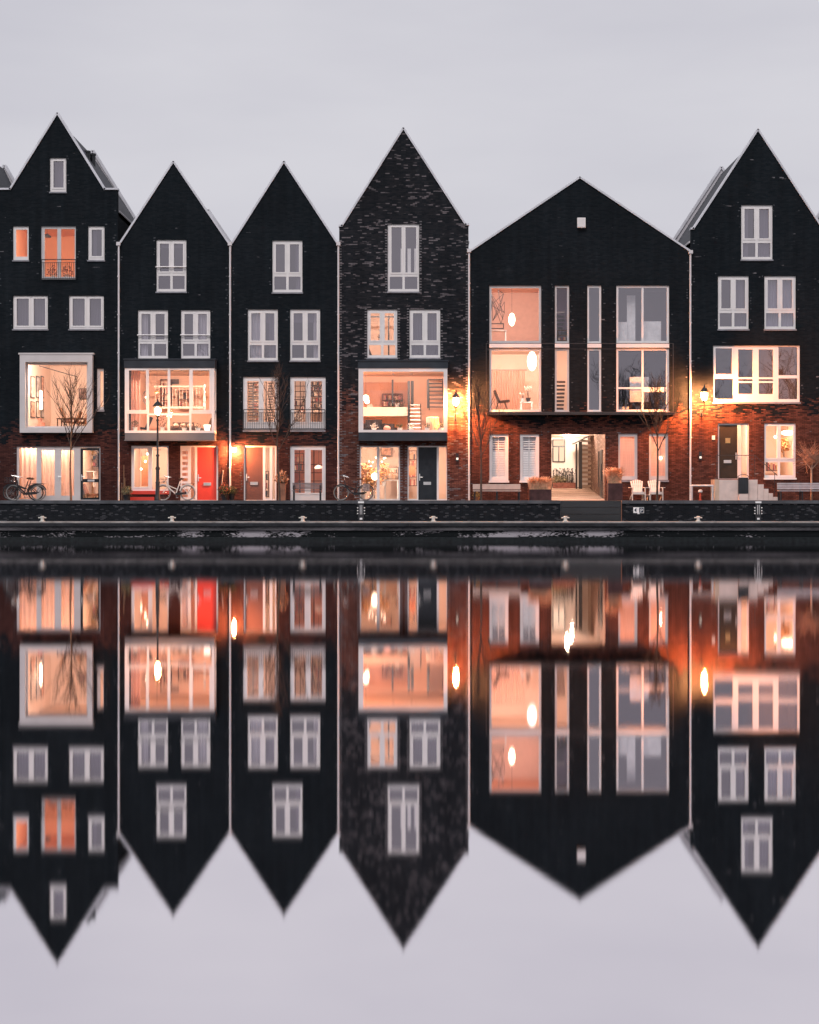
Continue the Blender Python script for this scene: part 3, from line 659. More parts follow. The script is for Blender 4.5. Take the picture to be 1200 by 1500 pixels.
# passage lamp
c = P(831,639.5,.18); r = empty('passage_lamp',c,'dazzling round lamp under the lintel of the passage','lamp')
MB().ball(c,.085,10).build('bulb',lampmat('passage_bulb_glow',(1,.66,.47),1900),r,True); s = MB(); s.lathe(c,[(.05,.085),(.06,.13)],10); s.build('ceiling_mount',DARKF,r)
c = P(838,641,5.2); r = empty('passage_lamp',c,'small ceiling lamp deep inside the passage by the canopy','lamp')
MB().ball(c,.06,8).build('bulb',lampmat('passage_bulb_glow2',(1,.70,.53),3800),r,True); s = MB(); s.lathe(c,[(.04,.06),(.05,.13)],10); s.build('ceiling_mount',DARKF,r)
# street lamp
y = -2.5; px = 231; c = P(px,609,y); r = empty('street_lamp',(X(px,y),y,GZ),'black cast iron street lamp with a glowing lantern before the white bay','lamp')
s = MB(); x_,zt = X(px,y),c.z-.1
s.lathe((x_,y,GZ),[(.13,0),(.13,.12),(.10,.16),(.09,.75),(.105,.80),(.085,.86),(.075,1.35),(.10,1.40),(.10,1.46),(.06,1.52),(.055,1.95),(.085,1.98),(.085,2.02),(.048,2.06),(.04,zt-GZ-.15),(.07,zt-GZ-.1),(.03,zt-GZ)],12); s.tube((x_-.14,y,GZ+2.25),(x_+.14,y,GZ+2.25),.012); s.build('post',DARKF,r,True)
f,g = lantern_body(c,1.0); f.build('lantern_frame',DARKF,r); g.build('lantern_glass',LGL,r); MB().ball(c+Vector((0,0,.22)),.13,10,1.2).build('bulb',BULBS,r,True)
def entry_lamp(px,py,label):
    r = empty('entrance_light',P(px,py,0),label,'lamp','small box lights beside front doors'); s = MB(); s.pbox(px-2,py-7,px+2,py+5,-.07,-.001); s.build('housing',DARKF,r)
    s = MB(); s.pbox(px-1.5,py-.5,px+1.5,py+2.5,-.08,-.0701); s.build('diffuser',lampmat('small_diffuser_glow',(1,.8,.65),1.6),r)
entry_lamp(670,671,'slim dark box light on the mottled brick beside the black door'); entry_lamp(1026,669,'slim dark box light on the brick beside the raised porch')
s = MB(); s.pbox(1043,638,1047.5,644,-.03,-.001); r = tag(s.build('house_number_plate',REFL:=mat('white_plate',(.8,.8,.78),.4)),'small white number plate beside the raised door','sign')
# ---------------------------------------------------------------- bare trees
BARK = mat('bark',(.075,.06,.052),.9,var=.4,scale=12,bump=.01,stretch=(1,1,.3)); TWIG = mat('twig_bark',(.06,.048,.043),.9,var=.3)
def bare_tree(px, y, ptop, pcrown, spread, label, lean=0, seed=1, r0=.055, n=14, m=BARK, mt=None):
    rg = random.Random(seed); b = Vector((X(px,y),y,GZ)); zt = Z(ptop,y); zc = Z(pcrown,y)
    r = empty('bare_tree',b,label,'tree','bare young trees along the quay')
    t = MB(); pts = []; k = 12
    for i in range(k+1):
        f = i/k; pts.append(b+Vector((lean*f+.03*math.sin(f*7+seed),.02*math.sin(f*5),(zt-GZ)*f)))
    for i in range(k): t.tube(pts[i],pts[i+1],r0*(1-.8*i/k),r0*(1-.8*(i+1)/k),7)
    t.build('trunk',m,r,True)
    cb = MB()
    def grow(p, d, L, rad, depth):
        q = p; seg = 4
        for i in range(seg):
            d = (d+Vector((rg.gauss(0,.10),rg.gauss(0,.10),.10))).normalized(); q2 = q+d*L/seg
            cb.tube(q,q2,rad*(1-i/seg*.6),rad*(1-(i+1)/seg*.6),4)
            if depth and i >= 0:
                for _ in range(1 if depth < 2 else 2):
                    az = rg.uniform(0,6.28); dd = (d*1.1+Vector((math.cos(az),math.sin(az),.2))*.75).normalized()
                    grow(q2, dd, L*rg.uniform(.3,.5), rad*.5, depth-1)
            q = q2
    for j in range(n):
        f = j/n; z = zc+(zt-zc)*f*.85; tt = (z-GZ)/(zt-GZ); i = min(int(tt*k),k-1); p = pts[i].lerp(pts[i+1],tt*k-i)
        az = j*2.4+rg.uniform(-.4,.4); e = spread*(1-.65*f)
        d = Vector((math.cos(az)*e,math.sin(az)*e*.8,1.0)).normalized()
        grow(p,d,(zt-zc)*(.62-.40*f)*rg.uniform(.8,1.15),.023*(1-.4*f),2)
    cb.build('crown',mt or TWIG,r)
bare_tree(104,-2.4,552,660,.75,'bare young tree with upswept branches before the picture window',seed=3,n=16,m=mat('lamplit_bark',(.22,.12,.07),.9,var=.4,scale=12))  # orange lamplight is put into this trunk's bark colour
bare_tree(409,-2.3,545,664,.45,'bare slender tree before the railed french windows',lean=-.12,seed=8,n=12)
bare_tree(706,-2.4,566,668,.55,'bare tree with dark thin branches behind the white slatted bench',lean=-.15,seed=5,n=13)
bare_tree(963,-2.3,560,662,.5,'bare tree with a dark trunk beside the two garden chairs',seed=12,n=15)
# pruned small tree at the edge of the porch bench
y=-1.0; b=Vector((X(1189,y),y,GZ)); r=empty('topiary_tree',b,'small pollarded tree with a twiggy head behind the grey bench','tree')
s=MB(); s.tube(b,(b.x,y,Z(688,y)),.05,.04,8); k=Vector((b.x,y,Z(688,y)))
for dx in (-.28,.3,.05): s.tube(k,k+Vector((dx,0,.35)),.03,.02,6)
s.build('trunk',mat('pale_bark',(.38,.26,.20),.8,var=.3),r,True)
s=MB(); rg=random.Random(4)
for _ in range(240):
    c0=k+Vector((rg.uniform(-.3,.4),rg.uniform(-.3,.3),.3+rg.random()*.3)); az=rg.uniform(0,6.28); L=rg.uniform(.3,.95)
    d=Vector((math.cos(az)*.8,math.sin(az)*.6,rg.uniform(-.5,1.2))).normalized(); s.tube(c0,c0+d*L*.5,.008,.006,3); s.tube(c0+d*L*.5,c0+d*L+Vector((0,0,rg.uniform(-.1,.15))),.006,.003,3)
s.build('crown',mat('dry_twigs',(.30,.17,.12),.9,var=.4),r)
# ---------------------------------------------------------------- bicycles
TYRE = mat('tyre_rubber',(.03,.03,.03),.8); CHR = mat('chrome',(.6,.58,.56),.25,.9)
def bicycle(px, y, frame, label, flip=False, yaw=0, basket=None, tyre=None, guard=True, sc=1.0, group='bicycles parked on the quay'):
    o = Vector((X(px,y),y,GZ)); r = empty('bicycle',o,label,'bicycle',group)
    def V(x,z,yy=0): return o+Vector((x*sc,yy,z*sc))
    R_=.35; wb=1.12; fx,rx=-wb/2,wb/2
    for cx in (fx,rx):
        s=MB(); s.ring(V(cx,R_),(R_-.02)*sc,.026*sc,28,5); w=s.build('wheel',tyre or TYRE,r,True)
        s=MB(); s.ring(V(cx,R_),(R_-.045)*sc,.012*sc,28,4); s.build('rim',CHR,w,True)
        s=MB(); s.tube(V(cx,R_,-.04),V(cx,R_,.04),.02)
        for k in range(14):
            a=math.pi*2*k/14; s.tube(V(cx,R_,.015*(-1)**k),V(cx+math.cos(a)*.3,R_+math.sin(a)*.3),.0022,n=3)
        s.build('spokes',CHR,w)
        if guard:
            s=MB(); n=14; a0,a1=(R(20),R(165)) if cx==rx else (R(30),R(150)); pp=[V(cx+.375*math.cos(a0+(a1-a0)*k/n),R_+.375*math.sin(a0+(a1-a0)*k/n)) for k in range(n+1)]
            for p_,q_ in zip(pp,pp[1:]): s.bar(p_,q_,.045,.008,up=(0,1,0))
            s.build('mudguard',frame,r)
    s=MB(); bb=V(.02,.29); hd0,hd1=V(fx+.20,.62),V(fx+.16,.92); st=V(.22,.88)
    for a,b_,t in ((bb,st,.016),(hd0,hd1,.019),(hd0,bb,.020),(V(fx+.19,.70),V(.09,.50),.015),(bb,V(rx,R_,.05),.010),(bb,V(rx,R_,-.05),.010),(V(.17,.72),V(rx,R_,.05),.008),(V(.17,.72),V(rx,R_,-.05),.008),(V(fx+.20,.64,.045),V(fx,R_,.05),.012),(V(fx+.20,.64,-.045),V(fx,R_,-.05),.012)):
        s.tube(a,b_,t*1.5,n=7)
    s.build('frame',frame,r,True)
    s=MB(); h1=V(fx+.15,1.04); s.tube(hd1,h1,.012); 
    for sg in (-1,1): s.path([h1,V(fx+.05,1.10,.12*sg),V(fx+.10,1.12,.26*sg),V(fx+.30,1.06,.29*sg)],.011)
    for sg in (-1,1): s.tube(V(fx+.20,1.085,.28*sg),V(fx+.34,1.045,.29*sg),.018)
    s.build('handlebar',CHR,r,True)
    s=MB(); s.lathe(V(.30,.97),[(.001,-.03),(.07,-.02),(.10,.0),(.08,.03),(.001,.04)],10); s.tube(V(.15,.985),V(.32,.985),.035,.06); s.tube(st,V(.25,.95),.014); s.build('saddle',mat('brown_saddle',(.10,.05,.03),.6),r,True)
    s=MB(); 
    for sg in (-.06,.06): s.tube(V(.30,.76,sg),V(.88,.76,sg),.008); s.tube(V(.82,.76,sg),V(rx+.02,R_,sg),.006)
    for k in range(4): s.tube(V(.36+k*.15,.76,-.06),V(.36+k*.15,.76,.06),.006)
    s.build('luggage_rack',DARKF,r)
    s=MB(); s.bar(V(0,.29,-.05),V(rx-.05,.34,-.05),.03,.10); s.build('chain_case',DARKF,r)
    s=MB(); s.tube(V(.02,.29,-.10),V(.09,.14,-.10),.008); s.tube(V(.02,.29,.10),V(-.05,.44,.10),.008); s.box(*(V(.05,0).x,V(.14,0).x),o.y-.17,o.y-.1,V(0,.125).z,V(0,.15).z); s.box(V(-.10,0).x,V(-.01,0).x,o.y+.1,o.y+.17,V(0,.43).z,V(0,.455).z); s.build('pedal_crank',CHR,r)
    s=MB(); s.lathe(V(fx+.08,.86),[(.03,0),(.045,-.07)],8,'x'); s.build('headlight',CHR,r,True)
    if basket=='pannier':
        for sg in (-1,1):
            s=MB(); s.box(V(.42,0).x,V(.74,0).x,o.y+(.07 if sg>0 else -.19),o.y+(.19 if sg>0 else -.07),V(0,.42).z,V(0,.75).z); s.build('pannier_bag',mat('patterned_bag',(.30,.22,.2),.8,var=.6,scale=14),r)
    if basket=='crate':
        s=MB()
        for k in range(5):
            zz=.80+k*.045; s.plate([],[],0,0) if False else None
            s.ring(V(fx-.12,zz),.0,.0) if False else None
        a,b_=V(fx-.22,.80),V(fx+.12,1.02)
        for zz in (.80,.87,.94,1.02):
            for sg in (-.17,.17): s.bar(V(fx-.22,zz,sg),V(fx+.12,zz,sg),.012)
            for xx in (fx-.22,fx+.12): s.bar(V(xx,zz,-.17),V(xx,zz,.17),.012)
        for xx in (-.22,-.1,.0,.12):
            for sg in (-.17,.17): s.bar(V(fx+xx,.80,sg),V(fx+xx,1.02,sg),.012)
        s.build('front_crate',DARKF,r)
    if yaw: r.rotation_euler=(0,0,R(yaw))
    return r
NAVY = mat('black_bike_paint',(.03,.03,.035),.35,var=.1); WBP = mat('white_bike_paint',(.75,.72,.68),.35,var=.05)
bicycle(38,-.9,NAVY,'black roadster bicycle leaning nearer the curtained shop front',tyre=mat('grey_tyre',(.16,.155,.15),.7))
bicycle(34,-.45,NAVY,'dark bicycle half hidden behind the black roadster',basket='crate',sc=1.02)
bicycle(257,-.8,WBP,'white bicycle with a dark front crate by the red plinth',basket='crate',tyre=mat('pale_tyre',(.30,.28,.27),.7))
bicycle(518,-.8,NAVY,'dark bicycle with patterned pannier bags outside the flowered window',basket='pannier',tyre=mat('grey_tyre',(.16,.155,.15),.7))
# ---------------------------------------------------------------- benches and chairs
def bench(x0,x1,ptop,y,m,label,legs=3,back=True,slats=5,arms=False,pbot=733):
    a,b_=X(x0,y),X(x1,y); zt=Z(ptop,y); r=empty('slatted_bench',((a+b_)/2,y,GZ),label,'bench'); sh=GZ+.44
    s=MB(); n=slats; zb_=sh+.06
    for k in range(n):
        z=zb_+(zt-zb_)*(k+.5)/n; s.box(a,b_,y+.20-.02*(n-k)/n,y+.225-.02*(n-k)/n,z-(zt-zb_)/n*.38,z+(zt-zb_)/n*.38)
    s.build('backrest',m,r)
    s=MB()
    for k in range(4): s.box(a,b_,y-.26+k*.11,y-.17+k*.11,sh-.02,sh+.015)
    s.build('seat',m,r)
    for k in range(legs):
        xx=a+.08+(b_-a-.16)*k/(legs-1); s=MB(); s.box(xx-.03,xx+.03,y-.22,y-.16,GZ,sh-.021); s.box(xx-.03,xx+.03,y+.24,y+.28,GZ,zt-.03); s.box(xx-.03,xx+.03,y-.16,y+.24,sh-.08,sh-.021)
        if arms and k in (0,legs-1): s.box(xx-.03,xx+.03,y-.26,y+.22,sh+.2,sh+.24); s.box(xx-.025,xx+.025,y-.25,y-.2,sh,sh+.2)
        s.build('leg',DARKF,r)
GW = mat('weathered_wood',(.20,.17,.17),.8,var=.35,scale=5,stretch=(1,4,12)); PW = mat('pale_slat_wood',(.62,.50,.44),.6,var=.12,scale=4); GB = mat('grey_slat_wood',(.42,.40,.42),.7,var=.15,scale=4)
bench(428,472,707,-1.2,GW,'weathered grey wooden bench with armrests under the french window',legs=2,arms=True)
bench(693,763,709,-1.3,PW,'long pale slatted bench under the shuttered windows',legs=3,slats=5)
bench(1140,1208,707,-1.4,GB,'grey slatted bench before the pollarded tree',legs=3,slats=4)
def garden_chair(px,label):
    y=-.9; r=empty('garden_chair',(X(px,y),y,GZ),label,'chair','white garden chairs by the passage'); x_=X(px,y); m=mat('white_chair_paint',(.72,.62,.56),.6,var=.1)
    s=MB()
    for k in range(6):
        f=(k-2.5)/2.5; L=.62-.06*f*f; s.bar((x_+f*.17,y+.12,GZ+.32),(x_+f*.25,y+.42,GZ+.32+L),.075,.018,up=(0,1,0))
    for z in (.42,.75): s.bar((x_-.25,y+.16+(z-.32)*.45,GZ+z),(x_+.25,y+.16+(z-.32)*.45,GZ+z),.05,.02,up=(0,1,0))
    s.build('backrest',m,r)
    s=MB()
    for k in range(5): s.bar((x_-.25,y-.3+k*.11,GZ+.38-k*.022),(x_+.25,y-.3+k*.11,GZ+.38-k*.022),.09,.02,up=(0,0,1))
    s.box(x_-.25,x_+.25,y-.37,y-.35,GZ+.28,GZ+.39)
    s.build('seat',m,r)
    for sg in (-1,1):
        MB().box(x_+sg*.33-.06,x_+sg*.33+.06,y-.42,y+.32,GZ+.57,GZ+.595).build('armrest',m,r)
        MB().box(x_+sg*.29-.02,x_+sg*.29+.02,y-.36,y-.27,GZ,GZ+.569).build('leg',m,r)
        MB().bar((x_+sg*.29,y-.3,GZ+.30),(x_+sg*.29,y+.5,GZ+.03),.03,.09).build('leg',m,r)
garden_chair(934.5,'white slatted garden chair beside the tall grass planter'); garden_chair(960,'white slatted garden chair behind the bare tree trunk')
y=-.9; x_=X(947,y); r=empty('side_table',(x_,y,GZ),'low white slatted table between the two garden chairs','table'); m_=mat('white_chair_paint',(.72,.62,.56))
s=MB(); [s.box(x_-.2,x_+.2,y-.2+k*.1,y-.115+k*.1,GZ+.24,GZ+.26) for k in range(4)]; s.build('table_top',m_,r)
for sx in (-.17,.17): MB().box(x_+sx-.02,x_+sx+.02,y-.18,y+.16,GZ,GZ+.239).build('leg',m_,r)
# ---------------------------------------------------------------- planters and pots
GRASSM = mat('dry_grass',(.72,.42,.26),.9,var=.35,scale=10); CORT = mat('dark_rust_steel',(.07,.035,.035),.7,var=.4,scale=3); CORL = mat('rust_steel',(.30,.13,.075),.7,var=.35,scale=3); LEAF = mat('dark_leaf',(.06,.075,.035),.7,var=.5,scale=8); FLW = mat('red_blossom',(.50,.10,.05),.7,var=.3,scale=8); SOIL = mat('soil',(.03,.02,.015),.95)
def planter(x0,x1,ptop,y,d,m,label,plant='grass',ph=.7,group=None,pm=None,edge=None):
    a,b_=X(x0,y),X(x1,y); zt=Z(ptop,y); r=empty('planter',((a+b_)/2,y,GZ),label,'planter',group)
    s=MB(); t=.03; s.box(a,b_,y-d/2,y-d/2+t,GZ,zt); s.box(a,b_,y+d/2-t,y+d/2,GZ,zt); s.box(a,a+t,y-d/2+t,y+d/2-t,GZ,zt); s.box(b_-t,b_,y-d/2+t,y+d/2-t,GZ,zt); s.build('trough',m,r)
    MB().box(a+t,b_-t,y-d/2+t,y+d/2-t,GZ+.02,zt-.04).build('soil',SOIL,r)
    s=MB(); rg=random.Random(int(x0))
    if plant=='grass':
        for _ in range(int(900*(b_-a))):
            x_=rg.uniform(a+.03,b_-.03); yy=y+rg.uniform(-d/2+.05,d/2-.05); az=rg.uniform(0,6.28); L=ph*rg.uniform(.6,1.1); o=Vector((x_,yy,zt-.05)); lx,ly=math.cos(az)*L*rg.uniform(.1,.5),math.sin(az)*L*.4
            p1=o+Vector((lx*.35,ly*.35,L*.7)); p2=o+Vector((lx,ly,L*rg.uniform(.75,1.0))); w=Vector((.008,.004,0))
            s.add([o-w,o+w,p1+w*1.6,p1-w*1.6,p2+w,p2-w],[(0,1,2,3),(3,2,4,5)])
        s.build('ornamental_grass',pm or GRASSM,r)
    else:
        s.leaves(((a+b_)/2,y,zt+ph*.45),ph*.55,420,.10,1.1); s.build('dry_blooms',pm or mat('dry_hydrangea',(.42,.24,.15),.9,var=.5,scale=9),r)
        s=MB()
        for _ in range(18): s.tube(((a+b_)/2+rg.uniform(-.1,.1),y+rg.uniform(-.1,.1),zt-.05),((a+b_)/2+rg.uniform(-.25,.25),y+rg.uniform(-.2,.2),zt+ph*.6),.006,n=3)
        s.build('stems',TWIG,r)
planter(775,807,717,-1.5,.6,CORT,'low dark planter of dry orange grass beside the passage',ph=.62)
planter(890,911,708,-1.6,.55,CORT,'tall dark planter of dry orange grass by the garden chairs',ph=.75)
planter(408,418.5,708,-1.3,.35,CORL,'rust brown square planter of dry hydrangea by the brown door',plant='bush',ph=.55)
def pot(px,y,r0,hh,m,label,plants,name='flower_pot'):
    c=Vector((X(px,y),y,GZ)); r=empty(name,c,label,'plant pot')
    MB().lathe(c,[(r0*.7,0),(r0,hh),(r0*1.08,hh),(r0*1.08,hh-.03),(r0*.9,hh-.03)],14).build('pot',m,r,True)
    for nm,mm,dz,rr,n,sz in plants: MB().leaves(c+Vector((0,0,hh+dz)),rr,n,sz,.8).build(nm,mm,r)
POTM=mat('black_pot',(.03,.03,.035),.5)
pot(329,-.9,.17,.28,POTM,'black pot of red flowering shrub by the red door downpipe',[('foliage',LEAF,.14,.32,380,.07),('blossom',FLW,.22,.33,260,.05)])
pot(339.5,-.7,.15,.30,POTM,'pot of dark evergreen shrub behind the red flowers',[('foliage',LEAF,.12,.26,420,.06)])
pot(186,-.6,.18,.26,POTM,'black pot of pale green shrub near the red plinth',[('foliage',mat('olive_leaf',(.16,.15,.08),.8,var=.5,scale=9),.16,.26,420,.06)])
pot(699,-.5,.12,.16,mat('terracotta',(.35,.17,.1),.8),'small terracotta pot of yellow leaves beside the pale bench',[('foliage',mat('yellow_leaf',(.35,.24,.08),.8,var=.5,scale=9),.06,.22,220,.06)])
pot(412,-.7,.11,.2,POTM,'small black pot of brown leaves behind the rust planter',[('foliage',LEAF,.08,.16,120,.05)])
# bed of dark-stemmed plants at the back of the passage
r=empty('planting_bed',(X(827,7),7.0,Z(713,7)),'brick edged bed of tall seed heads along the white passage wall','plant bed')
a,b_=X(809,7),X(842,7); zb_=Z(713.5,7); s=MB(); s.box(a,b_,6.6,6.7,zb_-.2,zb_+.22); s.build('brick_edging',mat('red_edge_brick',(.16,.06,.045),.85,var=.4,scale=9),r)
s=MB(); rg=random.Random(3)
for _ in range(150):
    x_=rg.uniform(a,b_); L=rg.uniform(.3,.95); p1=Vector((x_+rg.gauss(0,.06),7.0+rg.uniform(-.2,.2),zb_+L)); s.tube((x_,7.0,zb_),p1,.006,n=3)
    if L>.55: s.ball(p1,.028,5,1,3)
s.build('seed_heads',DARKF,r); s=MB(); [s.leaves((rg.uniform(a+.1,b_-.1),7.0,zb_+.35),.24,90,.10) for _ in range(7)]; s.build('foliage',mat('pale_olive_leaf',(.30,.26,.17),.8,var=.6,scale=9),r)
# broom-like plant stakes by the first downpipe
s=MB(); y=-.2
for px,pt in ((178.5,707),(181.5,681),(183,700)): s.tube((X(px,y),y,GZ),P(px,pt,y),.009,n=4)
tag(s.build('plant_stake',mat('bamboo',(.35,.25,.16),.8)),'thin bamboo stakes against the wall beside the first downpipe','stake')
s=MB(); s.tube(P(325,710,-.1),P(327,690,-.05),.022,n=6); s.ball(P(327,690,-.05),.04,6); tag(s.build('door_broom',mat('grey_handle',(.3,.26,.24),.6)),'short grey handled tool leaning on the wall above the red flowers','tool')
# ---------------------------------------------------------------- porch, steps, pipe barrier, hydrant
CON=mat('porch_concrete',(.74,.58,.52),.8,var=.12,scale=3); y=-.95
r=empty('front_porch',(X(1075,y),y,GZ),'raised pale concrete porch with steps and a thin iron handrail','porch'); zt=Z(702.5)
s=MB(); s.box(X(1053,y),X(1110,y),y,-.001,GZ-.05,zt-.01); s.build('porch_slab',CON,r)
s=MB(); s.box(X(1047,y),X(1053.5,y),y-.03,-.001,GZ-.05,zt); s.build('end_pillar',mat('cream_concrete',(.62,.45,.34),.8,var=.1),r)
for a_,b2,t_ in ((1110.5,1119,709.5),(1119.3,1126,716),(1126.3,1132.5,722.5),(1132.8,1140,728)): s=MB(); s.box(X(a_,y),X(b2,y),y,-.001,GZ-.05,Z(t_,y)); s.build('step',CON,r)
s=MB(); yy=y+.05; s.path([P(1050,667,yy),P(1106,667,yy),P(1139,696.5,yy)],.016,6); s.tube(P(1135,693,yy),P(1135,728,yy),.014); s.tube(P(1050,667,yy),P(1050,703,yy),.014); s.tube(P(1106,667,yy),P(1106,703,yy),.012); s.build('handrail',DARKF,r,True)
y2=-1.15; r=empty('litter_bin',(X(1089,y2),y2,GZ),'dark slatted bin with an arched handle before the porch','bin')
s=MB(); s.box(X(1082.3,y2),X(1096.5,y2),y2,y2+.16,Z(723,y2),Z(699.5,y2)); s.box(X(1089,y2),X(1090,y2),y2-.01,y2-.001,Z(722,y2),Z(700,y2)); s.build('body',DARKF,r)
s=MB(); s.box(X(1083,y2),X(1096,y2),y2,y2+.15,GZ,Z(723.5,y2)); s.build('pedestal',CON,r)
s=MB(); n=10; s.path([Vector((X(1089.4,y2)+.25*math.cos(math.pi*k/n),y2+.05,Z(699.5,y2)+.14*math.sin(math.pi*k/n))) for k in range(n+1)],.014,6); s.build('handle',DARKF,r,True)
y=-1.5; s=MB(); s.path([P(1013.5,733,y),P(1013.5,711.5,y),P(1044,711.5,y),P(1044,733,y)],.05,10); 
for p_ in (P(1013.5,711.5,y),P(1044,711.5,y)): s.ball(p_,.055,10)
tag(s.build('pipe_barrier',mat('galvanised_pipe',(.62,.57,.56),.4,.3,var=.15),smooth=True),'white bent pipe barrier standing before the wall near the raised porch','barrier')
y=-1.3; c=Vector((X(1026,y),y,GZ)); r=empty('hydrant',c,'red standpipe with a white cap inside the pipe barrier','hydrant')
MB().lathe(c,[(.07,0),(.07,.03),(.045,.05),(.045,.34),(.06,.35)],12).build('standpipe',mat('hydrant_red',(.6,.08,.04),.5),r,True); MB().lathe(c+Vector((0,0,.35)),[(.06,0),(.10,.03),(.10,.10),(.05,.15)],12).build('cap',REFL,r,True)
# ---------------------------------------------------------------- things seen inside the rooms
def picture(px0,py0,px1,py1,y,label,c1,c2,group=None):
    r=empty('wall_picture',((X(px0,y)+X(px1,y))/2,y,Z(py1,y)),label,'picture',group); s=MB(); a,b_,c_,d_=X(px0,y),X(px1,y),Z(py1,y),Z(py0,y)
    s.plate([(a,c_),(b_,c_),(b_,d_),(a,d_)],[(a+.03,c_+.03,b_-.03,d_-.03)],y-.03,y); s.build('picture_frame',DARKF,r); MB().box(a+.03,b_-.03,y-.015,y-.005,c_+.03,d_-.03).build('canvas',mat('canvas_%s'%abs(hash((c1,c2))),c1,.7,var=.8,scale=5),r)
def side_picture(x_,y0,y1,z0,z1,label,m):
    r=empty('wall_picture',(x_,(y0+y1)/2,z0),label,'picture','tall framed prints on the wall of the picture window room'); s=MB(); s.box(x_,x_+.03,y0,y1,z0,z1); s.build('picture_frame',DARKF,r); MB().box(x_+.031,x_+.034,y0+.05,y1-.05,z0+.05,z1-.05).build('print',m,r)
def pendant(px,py,y,ceil,kind,label,m=None,rr=.18,group=None):
    c=P(px,py,y); zc=Z(ceil,0)-.0; r=empty('pendant_lamp',c,label,'lamp',group); MB().tube(c+Vector((0,0,rr*.8)),(c.x,y,zc),.006,n=4).build('cord',DARKF,r)
    if kind=='ball': MB().ball(c,rr,12,1.0).build('lamp_shade',m or OPAL,r,True)
    elif kind=='long': MB().ball(c,rr*.55,12,2.0).build('lamp_shade',m or OPAL,r,True)
    elif kind=='wire':
        s=MB()
        for k in range(8):
            a=k*math.pi/4; s.path([c+Vector((math.cos(a)*q_,math.sin(a)*q_,z_)) for q_,z_ in ((.03,rr*1.6),(rr*.7,rr*.8),(rr,0),(rr*.6,-rr*.9),(.03,-rr*1.6))],.006,3)
        s.build('lamp_shade',DARKF,r); MB().ball(c,.05,6).build('bulb',OPAL,r)
    elif kind=='dome': MB().lathe(c,[(rr,-.02),(rr*.85,rr*.35),(rr*.2,rr*.7),(.02,rr*.75)],14).build('lamp_shade',m or DARKF,r,True)
    return r
SOF=mat('brown_sofa_fabric',(.13,.07,.045),.9,var=.2); SOFD=mat('charcoal_sofa_fabric',(.018,.018,.022),.9,var=.2); CUSH=mat('tan_cushion',(.55,.36,.24),.9,var=.15); WOODM=mat('walnut',(.09,.045,.025),.5,var=.3); PINK=mat('peach_velvet',(.75,.34,.24),.8)
def sofa(px0,px1,ptop,y,m,label,cush=2,zf=None,cm=CUSH):
    a,b_=X(px0,y),X(px1,y); zt=Z(ptop,y); z0=zt-.8; r=empty('sofa',((a+b_)/2,y,z0),label,'sofa')
    MB().box(a,b_,y-.85,y-.2,z0+.12,z0+.42).build('seat',m,r); MB().box(a,b_,y-.2,y,z0+.12,zt).build('backrest',m,r)
    for xa in (a-.14,b_+.002): MB().box(xa,xa+.138,y-.85,y,z0+.05,z0+.6).build('armrest',m,r)
    n=max(cush,1); w=(b_-a)/n
    for k in range(cush): c=Vector((a+w*(k+.5),y-.32,zt-.16)); MB().ball(c,min(w*.42,.25),10,.8).build('cushion',cm,r,True)
def plant(px,pt,pb,y,label,m=LEAF,n=220,spread=.35,pot_m=None,leaf=.12,cat='plant'):
    c=P(px,pb,y); H=Z(pt,y)-c.z; r=empty('potted_plant',c,label,cat); MB().lathe(c,[(.08,0),(.12,.2),(.13,.2),(.11,.17)],10).build('pot',pot_m or REFL,r,True)
    s=MB(); s.leaves(c+Vector((0,0,.2+(H-.2)*.6)),spread,n,leaf,1.3,.5); s.build('foliage',m,r); s=MB(); 
    for k in range(6): s.tube(c+Vector((0,0,.15)),c+Vector((rnd.uniform(-.7,.7)*spread,rnd.uniform(-.3,.3)*spread,H*rnd.uniform(.5,.9))),.007,n=3)
    s.build('stems',TWIG,r)
def armchair(px,ptop,y,m,label,w=.7,flip=1):
    x_=X(px,y); zt=Z(ptop,y); z0=zt-.95; r=empty('armchair',(x_,y,z0),label,'chair')
    s=MB(); s.bar((x_-.05*flip,y,z0+.4),(x_-.28*flip,y,zt),.5*w/.7,.10,up=(1,0,0)); s.build('backrest',m,r); s=MB(); s.bar((x_-.1*flip,y,z0+.40),(x_+.42*flip,y,z0+.46),.5*w/.7,.10,up=(0,0,1)); s.build('seat',m,r)
    for dx in (-.2,.35):
        for dy in (-.2,.2): MB().tube((x_+dx*flip*.6,y+dy,z0+.38),(x_+dx*flip,y+dy*1.1,z0),.014,n=5).build('leg',WOODM,r)
def stair(px0,px1,py0,py1,y0,y1,label,m,n=9,stringer=DARKF):
    """open-riser stair seen from the front, rising away from the window"""
    r=empty('open_staircase',((X(px0,y0)+X(px1,y0))/2,y0,Z(py1,y0)),label,'staircase'); z0,z1=Z(py1,y0),Z(py0,y1)
    for k in range(n):
        f=k/(n-1); yy=y0+(y1-y0)*f; z=z0+(z1-z0)*f; MB().box(X(px0,y0),X(px1,y0),yy,yy+.26,z-.025,z+.025).build('tread',m,r)
    for px in (px0,px1): MB().bar((X(px,y0),y0,z0-.05),(X(px,y0),y1,z1-.05),.04,.22).build('stringer',stringer,r)
def table(px0,px1,ptop,y,m,label,h=.74,d=.6):
    a,b_=X(px0,y),X(px1,y); z=Z(ptop,y); r=empty('room_table',((a+b_)/2,y,z-h),label,'table'); MB().box(a,b_,y-d/2,y+d/2,z-.04,z).build('table_top',m,r)
    for xx in (a+.04,b_-.04):
        for yy in (y-d/2+.04,y+d/2-.04): MB().box(xx-.025,xx+.025,yy-.025,yy+.025,z-h,z-.041).build('leg',m,r)
